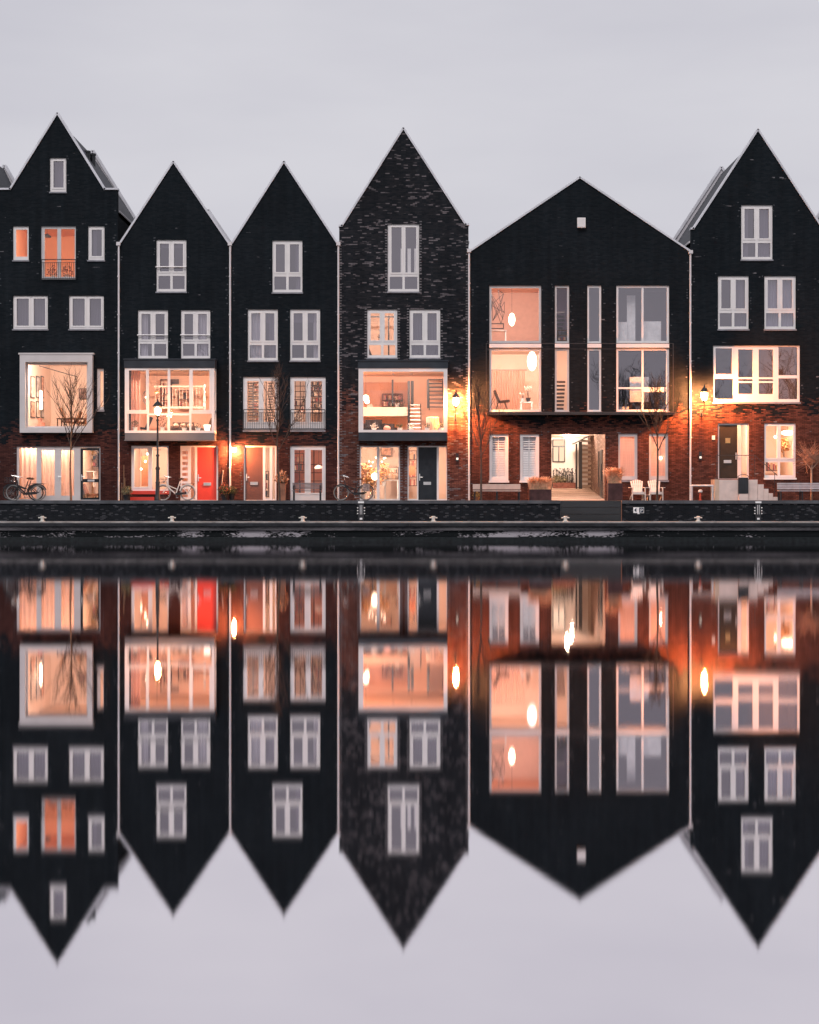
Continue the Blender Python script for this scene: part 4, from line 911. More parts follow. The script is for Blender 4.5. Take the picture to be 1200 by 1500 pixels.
def shelf(px0,px1,py0,py1,y,label,rows=4,m=None,books=True,d=.3):
    a,b_,z0,z1=X(px0,y),X(px1,y),Z(py1,y),Z(py0,y); r=empty('bookcase',((a+b_)/2,y,z0),label,'bookcase'); s=MB(); m=m or WOODM; s.box(a,a+.03,y-d,y,z0,z1); s.box(b_-.03,b_,y-d,y,z0,z1)
    for k in range(rows+1): zz=z0+(z1-z0-.03)*k/rows; s.box(a+.031,b_-.031,y-d,y-.01,zz,zz+.03)
    s.build('shelf_frame',m,r)
    if books:
        cs=[mat('book_red',(.35,.08,.06)),mat('book_dark',(.06,.06,.07)),mat('book_cream',(.7,.58,.45)),mat('book_tan',(.4,.25,.15))]
        for k in range(rows):
            xx=a+.05; zz=z0+(z1-z0-.03)*k/rows+.031; H=(z1-z0)/rows-.08; s=MB()
            while xx<b_-.12:
                w=rnd.uniform(.03,.07); s.cur=rnd.randrange(4)
                if rnd.random()<.85: s.box(xx,xx+w-.004,y-d+.03,y-.05,zz,zz+H*rnd.uniform(.6,1))
                xx+=w
            s.build('book_row',cs,r)
# picture window room: prints on the receding wall, dining group, ceiling track
PM=[mat('print_pale',(.75,.6,.5),.6,var=.4,scale=6),mat('print_rust',(.6,.3,.2),.6,var=.8,scale=5),mat('print_grey',(.5,.45,.42),.6,var=.8,scale=4)]
xw=X(34)+.01; k=0
for (y0_,y1_),nm in zip(((1.4,2.2),(2.5,3.2),(3.5,4.1)),('nearest','middle','farthest')):
    for (pa,pb2),n2 in zip(((551,583),(588,612)),('upper','lower')):
        ym=(y0_+y1_)/2; side_picture(xw,y0_,y1_,Z(pb2,ym),Z(pa,ym),n2+' tall framed print, '+{'nearest':'first','middle':'second','farthest':'third'}[nm]+' from the picture window glass',PM[k%3]); k+=1
picture(115.5,569,128,584,5.6,'dark framed print on the back wall of the picture window room',(.3,.2,.17),(.1,.1,.1))
s=MB(); s.bar(P(58,536,.6),P(113,552,4.2),.03,.03); tag(s.build('ceiling_track',DARKF),'thin dark spotlight track running along the ceiling behind the picture window','light track')
table(86,127,613,3.4,WOODM,'walnut dining table in the picture window room',d=1.0)
for px,l in ((97,'brown dining chair at the near end of the picture window table'),(110,'brown dining chair behind the bare tree top in the picture window'),(122,'brown dining chair against the print wall of the picture window')): armchair(px,603 if px>100 else 598,3.0+px%3*.3,mat('tan_leather',(.40,.20,.10),.6),l,.6,1 if px<105 else -1)
sofa(46,62,613,3.2,PINK,'low peach sofa under the tall framed prints',0)
for px,py in ((48,583),(60,583)):
    c=P(px,py,2.6); r=empty('wall_sconce',c,'slender glowing wall lamp between the tall prints, '+('closer to the glass' if px<50 else 'farther from the glass'),'lamp'); MB().lathe(c,[(.05,-.55),(.06,-.5),(.06,.3),(.05,.35)],10).build('lamp_shade',OPAL,r,True); MB().tube(c+Vector((0,0,-.55)),c+Vector((0,0,-1.2)),.012).build('stem',DARKF,r)
# second floor orange room
s_=pendant(69,347,2.2,326,'dome','dark dome pendant lamp in the orange lit room',rr=.2)
plant(78,395,409,1.2,'leafy plants behind the iron railing of the orange lit room',mat('rust_leaf',(.3,.12,.06),.8),120,.3,leaf=.10); plant(98,396,409,1.2,'second leafy plant behind the railing of the orange lit room',mat('rust_leaf',(.3,.12,.06),.8),120,.3,leaf=.10)
# glazed black door: coats and hats inside
picture(130,660,143,667,3.2,'small dark print high behind the glazed black door',(.3,.2,.1),(.1,.1,.1))
table(122,140,690,2.2,REFL,'white cluttered worktop behind the glazed black door',d=.5)
shelf(131,144,664,684,3.6,'brown shelf of books behind the glazed black door',2)
armchair(131,709,1.4,CORL,'orange wooden chair behind the lower glass of the black door',.6)
# white bay room
pendant(214,582,1.2,540,'wire','wire diamond pendant lamp near the left curtain of the white bay',rr=.2)
pendant(230,575,2.2,540,'dome','brass dome pendant lamp above the street lamp in the white bay',BRASS,rr=.15)
r=empty('balustrade',P(262,600,4.2),'white stair balustrade at the back of the white bay room','balustrade')
s=MB(); y=4.2; s.bar(P(226,566,y),P(300,566,y),.07); s.bar(P(226,597,y),P(300,597,y),.10); s.build('handrail',RW,r)
for k in range(15): MB().bar(P(228+k*5,567,y),P(228+k*5,596,y),.02).build('baluster',RW,r)
s=MB(); s.bar(P(300,563,y),P(300,602,y),.10); s.build('newel_post',WHITE,r)
s=MB(); s.pbox(288,556,303,606,6.2,6.25); s.v=[(v[0]*1,v[1],v[2]) for v in s.v]; tag(s.build('dark_alcove_panel',ANTH),'dark grey panel on the back wall behind the newel post','panel')
shelf(236,252,556,598,6.2,'tall dark bookcase behind the balusters of the white bay',4); shelf(262,284,572,598,6.2,'low wide bookcase behind the balusters beside the arch',2)
picture(250,555.5,262,562,6.3,'wide dark print on the back wall above the balusters',(.12,.08,.07),(.1,.1,.1))
sofa(254,285,619,1.3,SOF,'brown sofa with tan cushions in the white bay',3); armchair(213,611,.9,SOFD,'dark high backed chair in the corner of the white bay',.7,-1); armchair(303,613,1.4,SOF,'brown armchair beside the glowing bucket lamp',.9,-1)
c=P(303.5,632,-.25); r=empty('table_lamp',c,'glowing white bucket lamp standing in the bay corner','lamp'); MB().lathe(c,[(.11,.02),(.17,.30),(.15,.31)],14).build('lamp_shade',lampmat('bucket_glow',(1,.80,.64),2.6),r,True); MB().lathe(c,[(.10,0),(.11,.019)],12).build('base',REFL,r)
plant(238,612,632,-.1,'twiggy vase of pink leaves in the white bay',mat('rust_leaf',(.3,.12,.06),.8),90,.32,leaf=.07); plant(198,620,632,-.2,'small leafy plants low in the corner of the white bay',LEAF,60,.2,leaf=.06); plant(270,624,633,-.2,'low row of small plants on the white bay sill',LEAF,80,.28,leaf=.05); plant(290,624,633,-.2,'small dark plant on the bay sill before the armchair',LEAF,50,.2,leaf=.05)
# ground floor window beside the red door
s=MB(); s.pbox(201,667,213,712,1.2,1.25); tag(s.build('orange_door_leaf',mat('orange_panel',(.42,.15,.055),.5)),'orange inner door seen through the window beside the street lamp','door')
for k,(px,py) in enumerate(((207,687),(213,676),(216,665))): pendant(px,py,.7,650,'ball','small glowing pendant ball in the street lamp window, '+('lowest','middle','highest')[k]+' of three',rr=.055)
# louvred french rooms
shelf(371,384,560,617,3.8,'striped shelving behind the taupe louvres',8,books=True); plant(437,604,624,.9,'white flowers and leaves behind the railing of the latticed window',mat('white_petals',(.8,.7,.6),.7),110,.28,leaf=.08)
shelf(454,474,556,606,4.2,'dark full height bookcase behind the latticed french window',6); shelf(430,447,585,604,4.2,'low reddish cabinet behind the latticed glazing',2)
# kitchen behind the bench
for px in (452,466): pass
pendant(467,686,1.2,650,'dome','white dome pendant over the table behind the bench',REFL,rr=.22); shelf(431,446,664,690,3.6,'kitchen shelf with jars behind the left french door',2); table(438,474,704,2.2,WOODM,'wooden kitchen table behind the grey bench'); pot(434,.6,.07,.0+.1,REFL,'white vase on the sill behind the bench',[('foliage',LEAF,.05,.1,30,.04)],'vase')
shelf(389,394.5,690,728,1.6,'dark coat rack behind the sidelight of the brown door',3)
# mottled house first floor
z_=Z(596,5.5); r=empty('mezzanine',(X(565,5.5),5.2,Z(609,5)),'white mezzanine floor with a glass rail at the back of the wide bay','mezzanine')
s=MB(); s.box(X(521,5),X(600,5),4.9,6.88,Z(609.5,5),Z(596.5,5)); s.build('floor_edge',RC,r); s=MB(); s.add([(X(521,5),4.92,Z(596.5,5)),(X(600,5),4.92,Z(596.5,5)),(X(600,5),4.92,Z(572,5)),(X(521,5),4.92,Z(572,5))],[(0,1,2,3)]); s.build('glass_rail',LGL,r)
s=MB(); s.box(X(574,6),X(576.5,6),6,6.05,Z(596,6),Z(556,6)); s.build('post',DARKF,r)
s=MB(); s.box(X(521,6.8),X(597,6.8),6.86,6.88,Z(596,6.8),Z(560,6.8)); s.build('wood_wall',mat('salmon_wall',(.62,.33,.22),.8,var=.1,scale=1),r)
stair(600,617,593,632,1.6,4.6,'dark open staircase with pale treads in the wide bay',REFL,8); stair(629,650,556,596,3.2,6.0,'upper dark open staircase rising beside the bay window',DARKF,8)
s=MB(); s.bar(P(599,558,4.5),P(599,634,4.5),.12,.12); s.bar(P(604,558,5.2),P(604,596,5.2),.14,.1); tag(s.build('stair_post',DARKF),'pair of dark posts beside the open staircase in the wide bay','post')
s=MB(); s.bar(P(627,556,4.0),P(627,598,4.0),.09,.1); tag(s.build('stair_post',DARKF),'slim dark post under the upper staircase in the wide bay','post')
sofa(535,560,615,2.2,SOFD,'long charcoal sofa in the wide bay',0); sofa(563,578,621,1.8,SOFD,'low charcoal sofa section in the wide bay',0)
c=P(567,632,.2); MB_=MB().ball(c+Vector((0,0,.12)),.17,12,.9); tag(MB_.build('round_cushion',PINK,smooth=True),'round peach pouf beside the charcoal sofa','cushion')
c=P(634,632,.1); r=empty('drum_table_lamp',c,'wide pleated peach drum shade on the bay floor','lamp'); MB().lathe(c,[(.30,.04),(.30,.62),(.26,.66)],22).build('lamp_shade',mat('pleated_peach',(.78,.42,.28),.8,var=.5,scale=3,stretch=(9,9,.2)),r,True); MB().lathe(c,[(.2,0),(.2,.039)],12).build('base',DARKF,r)
c=P(536,583,1.0); r=empty('globe_lamp',c,'glowing white globe lamp near the left edge of the wide bay','lamp'); MB().ball(c,.15,12).build('lamp_shade',OPAL,r,True); MB().ball(c+Vector((.06,.0,-.16)),.11,12).build('lamp_shade',OPAL,r,True); MB().tube(c+Vector((0,0,.14)),(c.x,1.0,Z(540)),.006).build('cord',DARKF,r)
for px,l in ((582,'small table lamp and plants on the mezzanine'),): plant(px,588,596.5,5.6,'low dark plants along the mezzanine edge',LEAF,150,.4,leaf=.08)
shelf(560,590,577,596,6.7,'low cabinet on the mezzanine behind the post',2,books=True)
for px,l in ((548,'spiky white plant on the bay floor beside the pouf'),(603,'white flowers before the bay stairs'),(626,'dark leaved plant before the drum lamp'),(646,'small pink plant in the right corner of the bay'),(586,'thin wire plant stand by the stair foot')): plant(px,624,633,-.2,l,LEAF if px not in (548,603) else mat('white_petals',(.8,.7,.6),.7),60,.17,leaf=.07)
for k,px in enumerate((576,603)): s=MB(); s.lathe(P(px,548.5,1.4),[(.05,0),(.06,.03)],10); tag(s.build('ceiling_spot',DARKF),'small recessed ceiling spot in the wide bay, '+('above the mezzanine' if k==0 else 'above the staircase'),'spotlight')
# mottled house second floor lit window
s=MB(); s.bar(P(540,464,2.5),P(582,464,2.5),.06); s.bar(P(569.5,462,2.5),P(569.5,524,2.5),.07); tag(s.build('beam_frame',DARKF),'dark beam and post inside the lit upper window of the mottled house','beam')
armchair(547,508,1.4,SOFD,'dark chair inside the lit upper window of the mottled house',.6); plant(556,492,505,1.8,'dark vase of leaves inside the lit upper window',DARKF,40,.12,leaf=.08)
# mottled house ground floor: flowers, lamp, cupboards
rl=mat('autumn_leaf',(.50,.24,.08),.8,var=.5,scale=9)
plant(532,676,731,.9,'tall orange grasses at the left of the flowered window',rl,260,.5,leaf=.16); plant(545,690,731,1.2,'bushy autumn leaves behind the round glowing lamp',rl,260,.55,leaf=.13); plant(562,680,712,1.4,'autumn foliage beside the window post of the flowered window',rl,160,.4,leaf=.12)
c=P(549,698,.8); r=empty('globe_lamp',c,'large glowing round lamp among the autumn leaves','lamp'); MB().ball(c,.17,12).build('lamp_shade',OPAL,r,True); MB().tube(c,(c.x,.8,GZ+.1),.012).build('stem',DARKF,r)
rg=random.Random(9)
for k in range(9):
    c=P(541+k*3.0+rg.uniform(-1,1),676+rg.uniform(-6,10),1.0)
    if k==0: f0=tag(MB().ball(c,.032,6).build('fairy_light',OPAL),'tiny glowing fairy light among the autumn leaves','fairy light','fairy lights in the flowered window')
    else: f1=f0.copy(); col.objects.link(f1); f1.location=c
table(563,584,703,1.8,REFL,'white worktop in the flowered window',d=.6,h=.9); shelf(566,584,684,702,3.2,'open wooden cabinet in the flowered window',2); picture(558,655,574,668,3.9,'broad orange picture at the back of the flowered window',(.6,.3,.2),(.1,.1,.1))
s=MB(); s.pbox(599.5,682,608.5,696,.9,.95); tag(s.build('orange_lampshade',mat('orange_shade',(.65,.22,.10),.7)),'square orange shade beside the black door','shade'); shelf(599,611,660,712,2.8,'dark narrow shelf behind the sidelight of the black door',4)
# wide house upper rooms
pendant(750,468,1.6,412,'long','long teardrop glass pendant lamp glowing in the upper room',rr=.28); pendant(779.5,529,.9,507,'long','large glowing capsule pendant lamp in the lower room',lampmat('capsule_glow',(1,.84,.70),3.2),rr=.42)
s=MB(); y=1.0; rg=random.Random(5); pts=[(718,428),(730,425),(738,430),(721,440),(733,449),(739,442),(720,455),(728,462),(737,468),(722,470),(734,474),(739,458),(720,447)]
for i in range(20): a_,b2=rg.sample(pts,2); s.bar(P(*a_,y),P(*b2,y),.022)
tag(s.build('line_sculpture',DARKF),'dark crisscross line artwork on the wall of the upper lit room','artwork')
table(718,742,484,1.6,REFL,'white console table in the upper lit room',d=.5,h=.8); shelf(718,738,474,482,1.7,'low radio cabinet on the console table',1,m=ANTH,books=False,d=.2)
armchair(733,572,1.4,mat('brown_leather',(.06,.035,.025),.5),'brown lounge chair in the lower lit room',.9,1); armchair(724,590,1.0,mat('brown_leather',(.06,.035,.025),.5),'brown footstool chair beside the lounge chair',.6,1)
table(762,780,589,1.8,REFL,'white side table in the lower lit room',h=.6,d=.5); plant(774,561,589,1.8,'white blossoms in a dark vase on the side table',mat('white_petals',(.8,.7,.6),.7),70,.24,DARKF,.07); plant(766,575,589,1.6,'pale bud vase on the side table',mat('white_petals',(.8,.7,.6),.7),16,.1,REFL,.08)
r=empty('room_curtain',P(745,600,3.6),'long pale pleated curtain at the back of the lower lit room','curtain'); vs=[];fs=[];n=120
for k in range(n+1): xx=X(719,3.6)+(X(770,3.6)-X(719,3.6))*k/n; yy=3.6+.05*math.sin(k*.75); vs+=[(xx,yy,Z(543,3.6)),(xx,yy,Z(608,3.6))]
for k in range(n): fs.append((2*k,2*k+2,2*k+3,2*k+1))
MB().add(vs,fs).build('curtain_cloth',CURW,r); MB().tube(P(719,542,3.6),P(772,542,3.6),.015).build('curtain_rail',DARKF,r)
s=MB(); y=.9
for k in range(8): s.pbox(816,556+k*5.5,831,558.8+k*5.5,y+k*.12,y+.2+k*.12)
tag(s.build('narrow_staircase',WOODM),'dark stair treads behind the lower narrow window','staircase')
s=MB()
for k in range(5): s.pbox(816,452+k*5.5,831,454.5+k*5.5,1.2+k*.12,1.4+k*.12)
tag(s.build('narrow_staircase',ANTL),'grey stair treads behind the upper narrow window','staircase'); shelf(816,831,484,500,1.2,'shelf of small plants behind the upper narrow window',2)
s=MB(); s.pbox(925,551,953,588,.5,.55); tag(s.build('white_cabinet',mat('white_cabinet_paint',(.85,.83,.84),.5)),'tall white cabinet behind the lower divided window','cabinet')
s=MB(); s.pbox(907,470,921,501,.5,.9); s.pbox(943,469,971,501,.5,.9); s.pbox(921.5,430,934,501,.7,.75); tag(s.build('pale_wardrobe',mat('white_cabinet_paint',(.85,.83,.84),.5)),'pale wardrobes behind the upper divided window','wardrobe')
plant(972,565,600,1.0,'dark bushy plant in the corner of the lower divided window',LEAF,300,.5,leaf=.10)
for px in (912,918): plant(px,585,602,.8,'small dark plant on the floor of the lower divided window, '+('nearer the frame' if px==912 else 'nearer the cabinet'),LEAF,60,.18,leaf=.06)
pendant(968,671,.17,632,'ball','small glowing ball imitating a lamp reflection in the window behind the garden chairs',lampmat('pane_reflection_glow',(1,.72,.5),60),rr=.05)  # glowing ball added in place of a lamp's reflection in the glass
# porch house interior
c=P(1154,634,1.4); r=empty('pendant_lamp',c,'wide glowing white pendant in the window beside the raised door','lamp'); MB().ball(c,.30,14,.4).build('lamp_shade',OPAL,r,True); MB().tube(c,(c.x,1.4,Z(614)),.008).build('cord',DARKF,r)
plant(1149,640,676,1.0,'tall autumn leaved plant in the window beside the raised door',rl,260,.32,leaf=.12); shelf(1122,1140,676,690,3.8,'wooden cabinet with white jars behind the lower window panes',1); pendant(1136,640,2.4,614,'ball','small glowing ball lamp beside the wide pendant',rr=.07)
s=MB(); s.pbox(1087,668,1094,700,1.2,1.25); tag(s.build('orange_door_leaf',mat('orange_panel',(.42,.15,.055),.5)),'orange inner door behind the sidelight of the raised door','door')
# ---------------------------------------------------------------- ground, water, quay
def sheet(name, x0,x1,y0,y1,z,m):
    o = MB().add([(x0,y0,z),(x1,y0,z),(x1,y1,z),(x0,y1,z)],[(0,1,2,3)]).build(name,m); return tag(o,kind='structure')
QY, LY = -3.2, -4.2
LZ = Z(763.5,QY)
pave = brick('pavement_brick',(.10,.07,.06),(.17,.12,.10),(.05,.045,.04),(.24,.2,.18),.9,.5,.1,bw=.2,bh=.1)
m, nt, ns, ln, b = nodes('water_surface')
b = ns.new('ShaderNodeBsdfGlossy'); b.distribution = 'BECKMANN'; b.inputs['Color'].default_value = (.93,.89,.915,1); ln.new(b.outputs[0], ns['Material Output'].inputs[0])
tc = ns.new('ShaderNodeTexCoord')
def wn(scale, stretch, det=3):
    mp = ns.new('ShaderNodeMapping'); mp.inputs['Scale'].default_value = stretch; ln.new(tc.outputs['Object'], mp.inputs[0])
    n = ns.new('ShaderNodeTexNoise'); n.inputs['Scale'].default_value = scale; n.inputs['Detail'].default_value = det; ln.new(mp.outputs[0], n.inputs[0]); return n
a = wn(.5,(1,.12,1)); c = wn(.12,(.4,1,1),4)
# the breeze ruffles the water a little more out by the quay than along the near bank
gp = ns.new('ShaderNodeNewGeometry'); sy = ns.new('ShaderNodeSeparateXYZ'); ln.new(gp.outputs['Position'], sy.inputs[0])
mr = ns.new('ShaderNodeMapRange'); mr.inputs[1].default_value=-66; mr.inputs[2].default_value=-8; mr.inputs[3].default_value=.034; mr.inputs[4].default_value=.072
ln.new(sy.outputs[1], mr.inputs[0])
mu = ns.new('ShaderNodeMath'); mu.operation='MULTIPLY_ADD'; mu.inputs[1].default_value=.9; mu.inputs[2].default_value=.55; ln.new(c.outputs['Fac'],mu.inputs[0])
mv = ns.new('ShaderNodeMath'); mv.operation='MULTIPLY'; ln.new(mr.outputs[0],mv.inputs[0]); ln.new(mu.outputs[0],mv.inputs[1]); ln.new(mv.outputs[0], b.inputs['Roughness'])
bp = ns.new('ShaderNodeBump'); bp.inputs['Strength'].default_value=.5; bp.inputs['Distance'].default_value=.00025
w2 = wn(1.3,(.25,1,1),4); ln.new(w2.outputs['Fac'], bp.inputs['Height']); ln.new(bp.outputs[0], b.inputs['Normal'])
WATER = m
sheet('water',-260,260,-73.0,LY+.3,0,WATER)
sheet('canal_bed',-400,400,-73.2,LY+.4,-1.6,mat('mud',(.05,.045,.04),.9))
tag(MB().box(-400,400,QY+.25,400,-1.5,GZ-.004).build('ground',pave),kind='structure')
sheet('pavement',-60,60,QY+.251,-.0,GZ+.002,pave)
# the bank the photograph is taken from, with the big bare trees that the window panes mirror
tag(MB().box(-400,400,-400,-73.4,-1.6,.75).build('near_bank',mat('bank_grass',(.045,.055,.03),.9,var=.4,scale=.6)),kind='structure')
BKT = mat('dark_bark',(.05,.045,.04),.9,var=.3)
for i,(tx,ty,th_) in enumerate(((-34,-92,13),(-19,-97,15),(-4,-93,12),(9,-99,16),(24,-92,14),(39,-96,15))):
    rg = random.Random(40+i); r = empty('bank_tree',(tx,ty,.75),'large bare tree on the near bank mirrored in the window panes','tree','bare trees on the near bank')
    t = MB(); t.tube((tx,ty,.7),(tx,ty,th_*.45),.32,.2,8); t.build('trunk',BKT,r); cb = MB()
    def gr(p,d,L,rad,dep):
        q=p
        for k_ in range(3):
            d=(d+Vector((rg.gauss(0,.18),rg.gauss(0,.18),.06))).normalized(); q2=q+d*L/3; cb.tube(q,q2,rad*(1-k_*.25),rad*(.75-k_*.25)+.004,4)
            if dep:
                for _ in range(2): az=rg.uniform(0,6.28); gr(q2,(d+Vector((math.cos(az),math.sin(az),.1))*.8).normalized(),L*rg.uniform(.45,.65),rad*.5,dep-1)
            q=q2
    for k_ in range(7): az=k_*.9; gr(Vector((tx,ty,th_*rg.uniform(.25,.45))),Vector((math.cos(az)*.7,math.sin(az)*.7,1)).normalized(),th_*.42,.11,3)
    cb.build('crown',BKT,r)
# lower landing: deck, edge beam, concrete band, brick face with lime bloom
WETB = mat('wet_concrete',(.20,.19,.20),.6,var=.7,scale=2.5,bump=.01,stretch=(1,1,5))
def limed(name, base, pale, lo, hi, scale=1.2, st=(1,1,2.2), vfade=None):
    m, nt, ns, ln, b = nodes(name); tc = ns.new('ShaderNodeTexCoord'); mp = ns.new('ShaderNodeMapping'); mp.inputs['Scale'].default_value = st; ln.new(tc.outputs['Object'], mp.inputs[0])
    n = ns.new('ShaderNodeTexNoise'); n.inputs['Scale'].default_value = scale*.45; n.inputs['Detail'].default_value = 2; ln.new(mp.outputs[0], n.inputs[0])
    n2 = ns.new('ShaderNodeTexNoise'); n2.inputs['Scale'].default_value = scale*9; n2.inputs['Detail'].default_value = 5; ln.new(mp.outputs[0], n2.inputs[0])
    ad = N(ns,'ShaderNodeMath',operation='MULTIPLY_ADD'); ad.inputs[1].default_value=.62; ln.new(n2.outputs['Fac'],ad.inputs[0]); ln.new(n.outputs['Fac'],ad.inputs[2])
    mr = ns.new('ShaderNodeMapRange'); mr.inputs[1].default_value=lo; mr.inputs[2].default_value=hi; ln.new(ad.outputs[0],mr.inputs[0])
    mx = ns.new('ShaderNodeMix'); mx.data_type='RGBA'; mx.inputs[6].default_value=base+(1,); mx.inputs[7].default_value=pale+(1,); ln.new(mr.outputs[0],mx.inputs[0])
    ln.new(mx.outputs[2], b.inputs['Base Color']); b.inputs['Roughness'].default_value=.75; b.inputs['Specular IOR Level'].default_value=.08
    bp = ns.new('ShaderNodeBump'); bp.inputs['Distance'].default_value=.02; ln.new(n2.outputs['Fac'],bp.inputs['Height']); ln.new(bp.outputs[0],b.inputs['Normal'])
    return m
land = empty('quay_landing',(0,LY,0)); tag(land,kind='structure')
MB().box(-60,60,LY+.02,QY,LZ-.06,LZ).build('landing_deck',mat('landing_stone',(.30,.28,.27),.8,var=.35,scale=3),land)
s = MB(); x = -60
while x < 60: s.box(x+.004,x+2.996,LY-.08,LY+.28,LZ-.20,LZ-.062); x += 3.0
s.build('edge_beam',mat('edge_beam_stone',(.022,.024,.028),.7,var=.5,scale=2),land)
MB().box(-60,60,LY-.02,LY+.25,LZ-.38,LZ-.205).build('concrete_band',limed('stained_concrete',(.016,.018,.022),(.17,.16,.17),.62,1.05,1.3,(.5,1,4)),land)
s = MB(); s.plate([(-60,-.02),(60,-.02),(60,LZ-.385),(-60,LZ-.385)],[],LY+.06,LY+.22); s.build('wet_brick_face',limed('limed_wet_brick',(.007,.009,.010),(.42,.39,.42),.86,.93,1.25,(.7,1,2.4)),land)
s = MB(); s.box(-60,60,LY+.0,LY+.3,-1.5,.20); s.build('waterline_footing',mat('black_footing_stone',(.008,.011,.012),.5,var=.5,scale=6,bump=.02),land)  # near-black stone band along the waterline
# upper quay wall with coping and pilasters
qw = empty('quay_wall',(0,QY,LZ),'dark brick quay wall with stone coping between landing and terrace','wall')
QB = brick('quay_brick',(.008,.011,.014),(.017,.019,.023),(.022,.023,.026),(.062,.064,.072),.88,.3,.04,bw=.16,bh=.055,sd=5)
gx0,gx1 = X(821,QY),X(911,QY)
s = MB(); s.box(-60,gx0,QY,QY+.25,LZ-.1,GZ-.12); s.box(gx1,60,QY,QY+.25,LZ-.1,GZ-.12); s.build('brick_face',QB,qw)
s = MB(); x = -60
STC = mat('coping_stone',(.085,.09,.10),.7,var=.35,scale=1.5)
while x < 60:
    xb = x+2.4
    for u,v_ in ((x+.006,min(xb-.006,gx0-.006)),(max(x+.006,gx1+.006),xb-.006)):
        if v_-u > .02: s.box(u,v_,QY-.05,QY+.3,GZ-.119,GZ+.02)
    x = xb
s.build('coping',STC,qw)
s = MB()
for px in (105,158,208,243,362,470,560,600,700,760,1045,1090,1160): s.box(X(px,QY),X(px,QY)+.02,QY-.003,QY+.01,LZ,GZ-.12)
s.build('expansion_joint',mat('joint_sealant',(.008,.009,.01),.8),qw)
gt = empty('flood_gate',((gx0+gx1)/2,QY,LZ),'dark metal gate panel in the quay wall below the passage','gate')
s = MB()
for k in range(3):
    za_ = LZ+.01+k*(GZ-LZ)/3; s.box(gx0+.03,gx1-.03,QY+.02,QY+.1,za_+.008,za_+(GZ-LZ)/3-.008)
s.build('gate_panel',mat('gate_steel',(.016,.018,.02),.5,.2,var=.35,scale=1.3),gt)
s = MB(); s.box(gx0,gx0+.028,QY-.04,QY+.15,LZ,GZ+.01); s.build('gate_post',DARKF,gt)
s = MB(); s.box(gx1-.03,gx1-.004,QY-.06,QY+.15,LZ,GZ+.01); s.build('gate_post',mat('rust_edge',(.28,.12,.07),.8,var=.4),gt)
# bollards
WB = mat('white_bollard_paint',(.60,.60,.56),.5,var=.12,scale=12)
bx = [62,252,443.5,635,828.5,1023]
bl = ['below the parked dark bicycles','below the white bicycle','below the slatted bench of the brown door house','below the black front door','beside the flood gate','below the white pipe barrier']
for k,px in enumerate(bx):
    y = LY+.35; z0 = LZ
    if k == 0:
        r0 = empty('mooring_bollard',(X(px,y),y,z0)); c0 = Vector((X(px,y),y,z0))
        s = MB(); s.lathe(c0,[(.13,0),(.13,.02),(.075,.035),(.07,.14),(.085,.18),(.09,.215),(.06,.235)],12); s.build('post',WB,r0,True)
        s = MB(); s.tube(c0+Vector((-.17,0,.165)),c0+Vector((.17,0,.165)),.026,n=8); s.build('crossbar',WB,r0,True); r = r0
    else:
        r = copy_tree(r0); r.location = (X(px,y),y,z0)
    tag(r,'white cross-armed mooring bollard on the landing '+bl[k],'bollard','mooring bollards along the landing')
# safety ladders on the quay wall
LM = mat('ladder_steel',(.20,.20,.21),.4,.6); REF = mat('white_reflector',(.8,.8,.8),.4)
for k,px in enumerate((529,1111)):
    y = QY-.06; cx = X(px,y)
    if k == 0:
        r0 = empty('quay_ladder',(cx,y,LZ)); zt = GZ-.02
        s = MB()
        for dx in (-.09,.09): s.bar((cx+dx,y,LZ),(cx+dx,y,zt),.03,.05)
        s.box(cx-.12,cx+.12,y-.02,y+.05,LZ+.02,zt-.12); s.build('rail_plate',DARKF,r0)
        s = MB(); s.box(cx-.13,cx+.13,y-.05,y+.06,zt-.08,zt); s.build('top_step',REF,r0)
        for dx in (-.035,.035): MB().box(cx+dx-.008,cx+dx+.008,y-.04,y-.021,LZ+.3,zt-.16).build('white_stripe',REF,r0)
        for dx in (-.15,.15):
            for j in range(3): MB().lathe((cx+dx,y-.0,LZ+.34+j*.125),[(.028,-.03),(.028,.03)],8,'y').build('reflector_knob',REF,r0)
        MB().box(cx-.055,cx+.055,y-.03,y-.021,LZ+.07,LZ+.15).build('foot_plate',REF,r0); r = r0
    else: r = copy_tree(r0); r.location = (cx,y,LZ)
    tag(r,'dark white-knobbed ladder on the quay wall '+('below the bicycle at the mottled house' if k==0 else 'below the raised porch steps'),'ladder','safety ladders on the quay wall')
# parking sign
sg = empty('parking_sign',(X(935.5,QY),QY,Z(758,QY)),'small white arrow and letter P sign on the quay wall below the garden chairs','sign')
y = QY-.02
s = MB(); s.box(X(928,y),X(943.5,y),y,y+.015,Z(751.5,y),Z(743,y)); s.build('sign_plate',REF,sg)
DB = mat('dark_sign_paint',(.04,.05,.07),.5)
s = MB(); s.add([(X(929,y),y-.003,Z(747.2,y)),(X(932.5,y),y-.003,Z(743.8,y)),(X(932.5,y),y-.003,Z(750.7,y))],[(0,1,2)]); s.box(X(936.6,y),X(943,y),y-.003,y-.001,Z(751,y),Z(743.5,y)); s.build('sign_marking',DB,sg)
f = bpy.data.curves.new('sign_letter','FONT'); f.body='P'; f.size=.22; f.extrude=.002; f.align_x='CENTER'; fo=bpy.data.objects.new('sign_letter',f); col.objects.link(fo); fo.parent=sg
fo.location = Vector((X(939.8,y),y-.006,Z(750.2,y)))-ORG[sg.name]; fo.rotation_euler=(R(90),0,0); f.materials.append(REF)
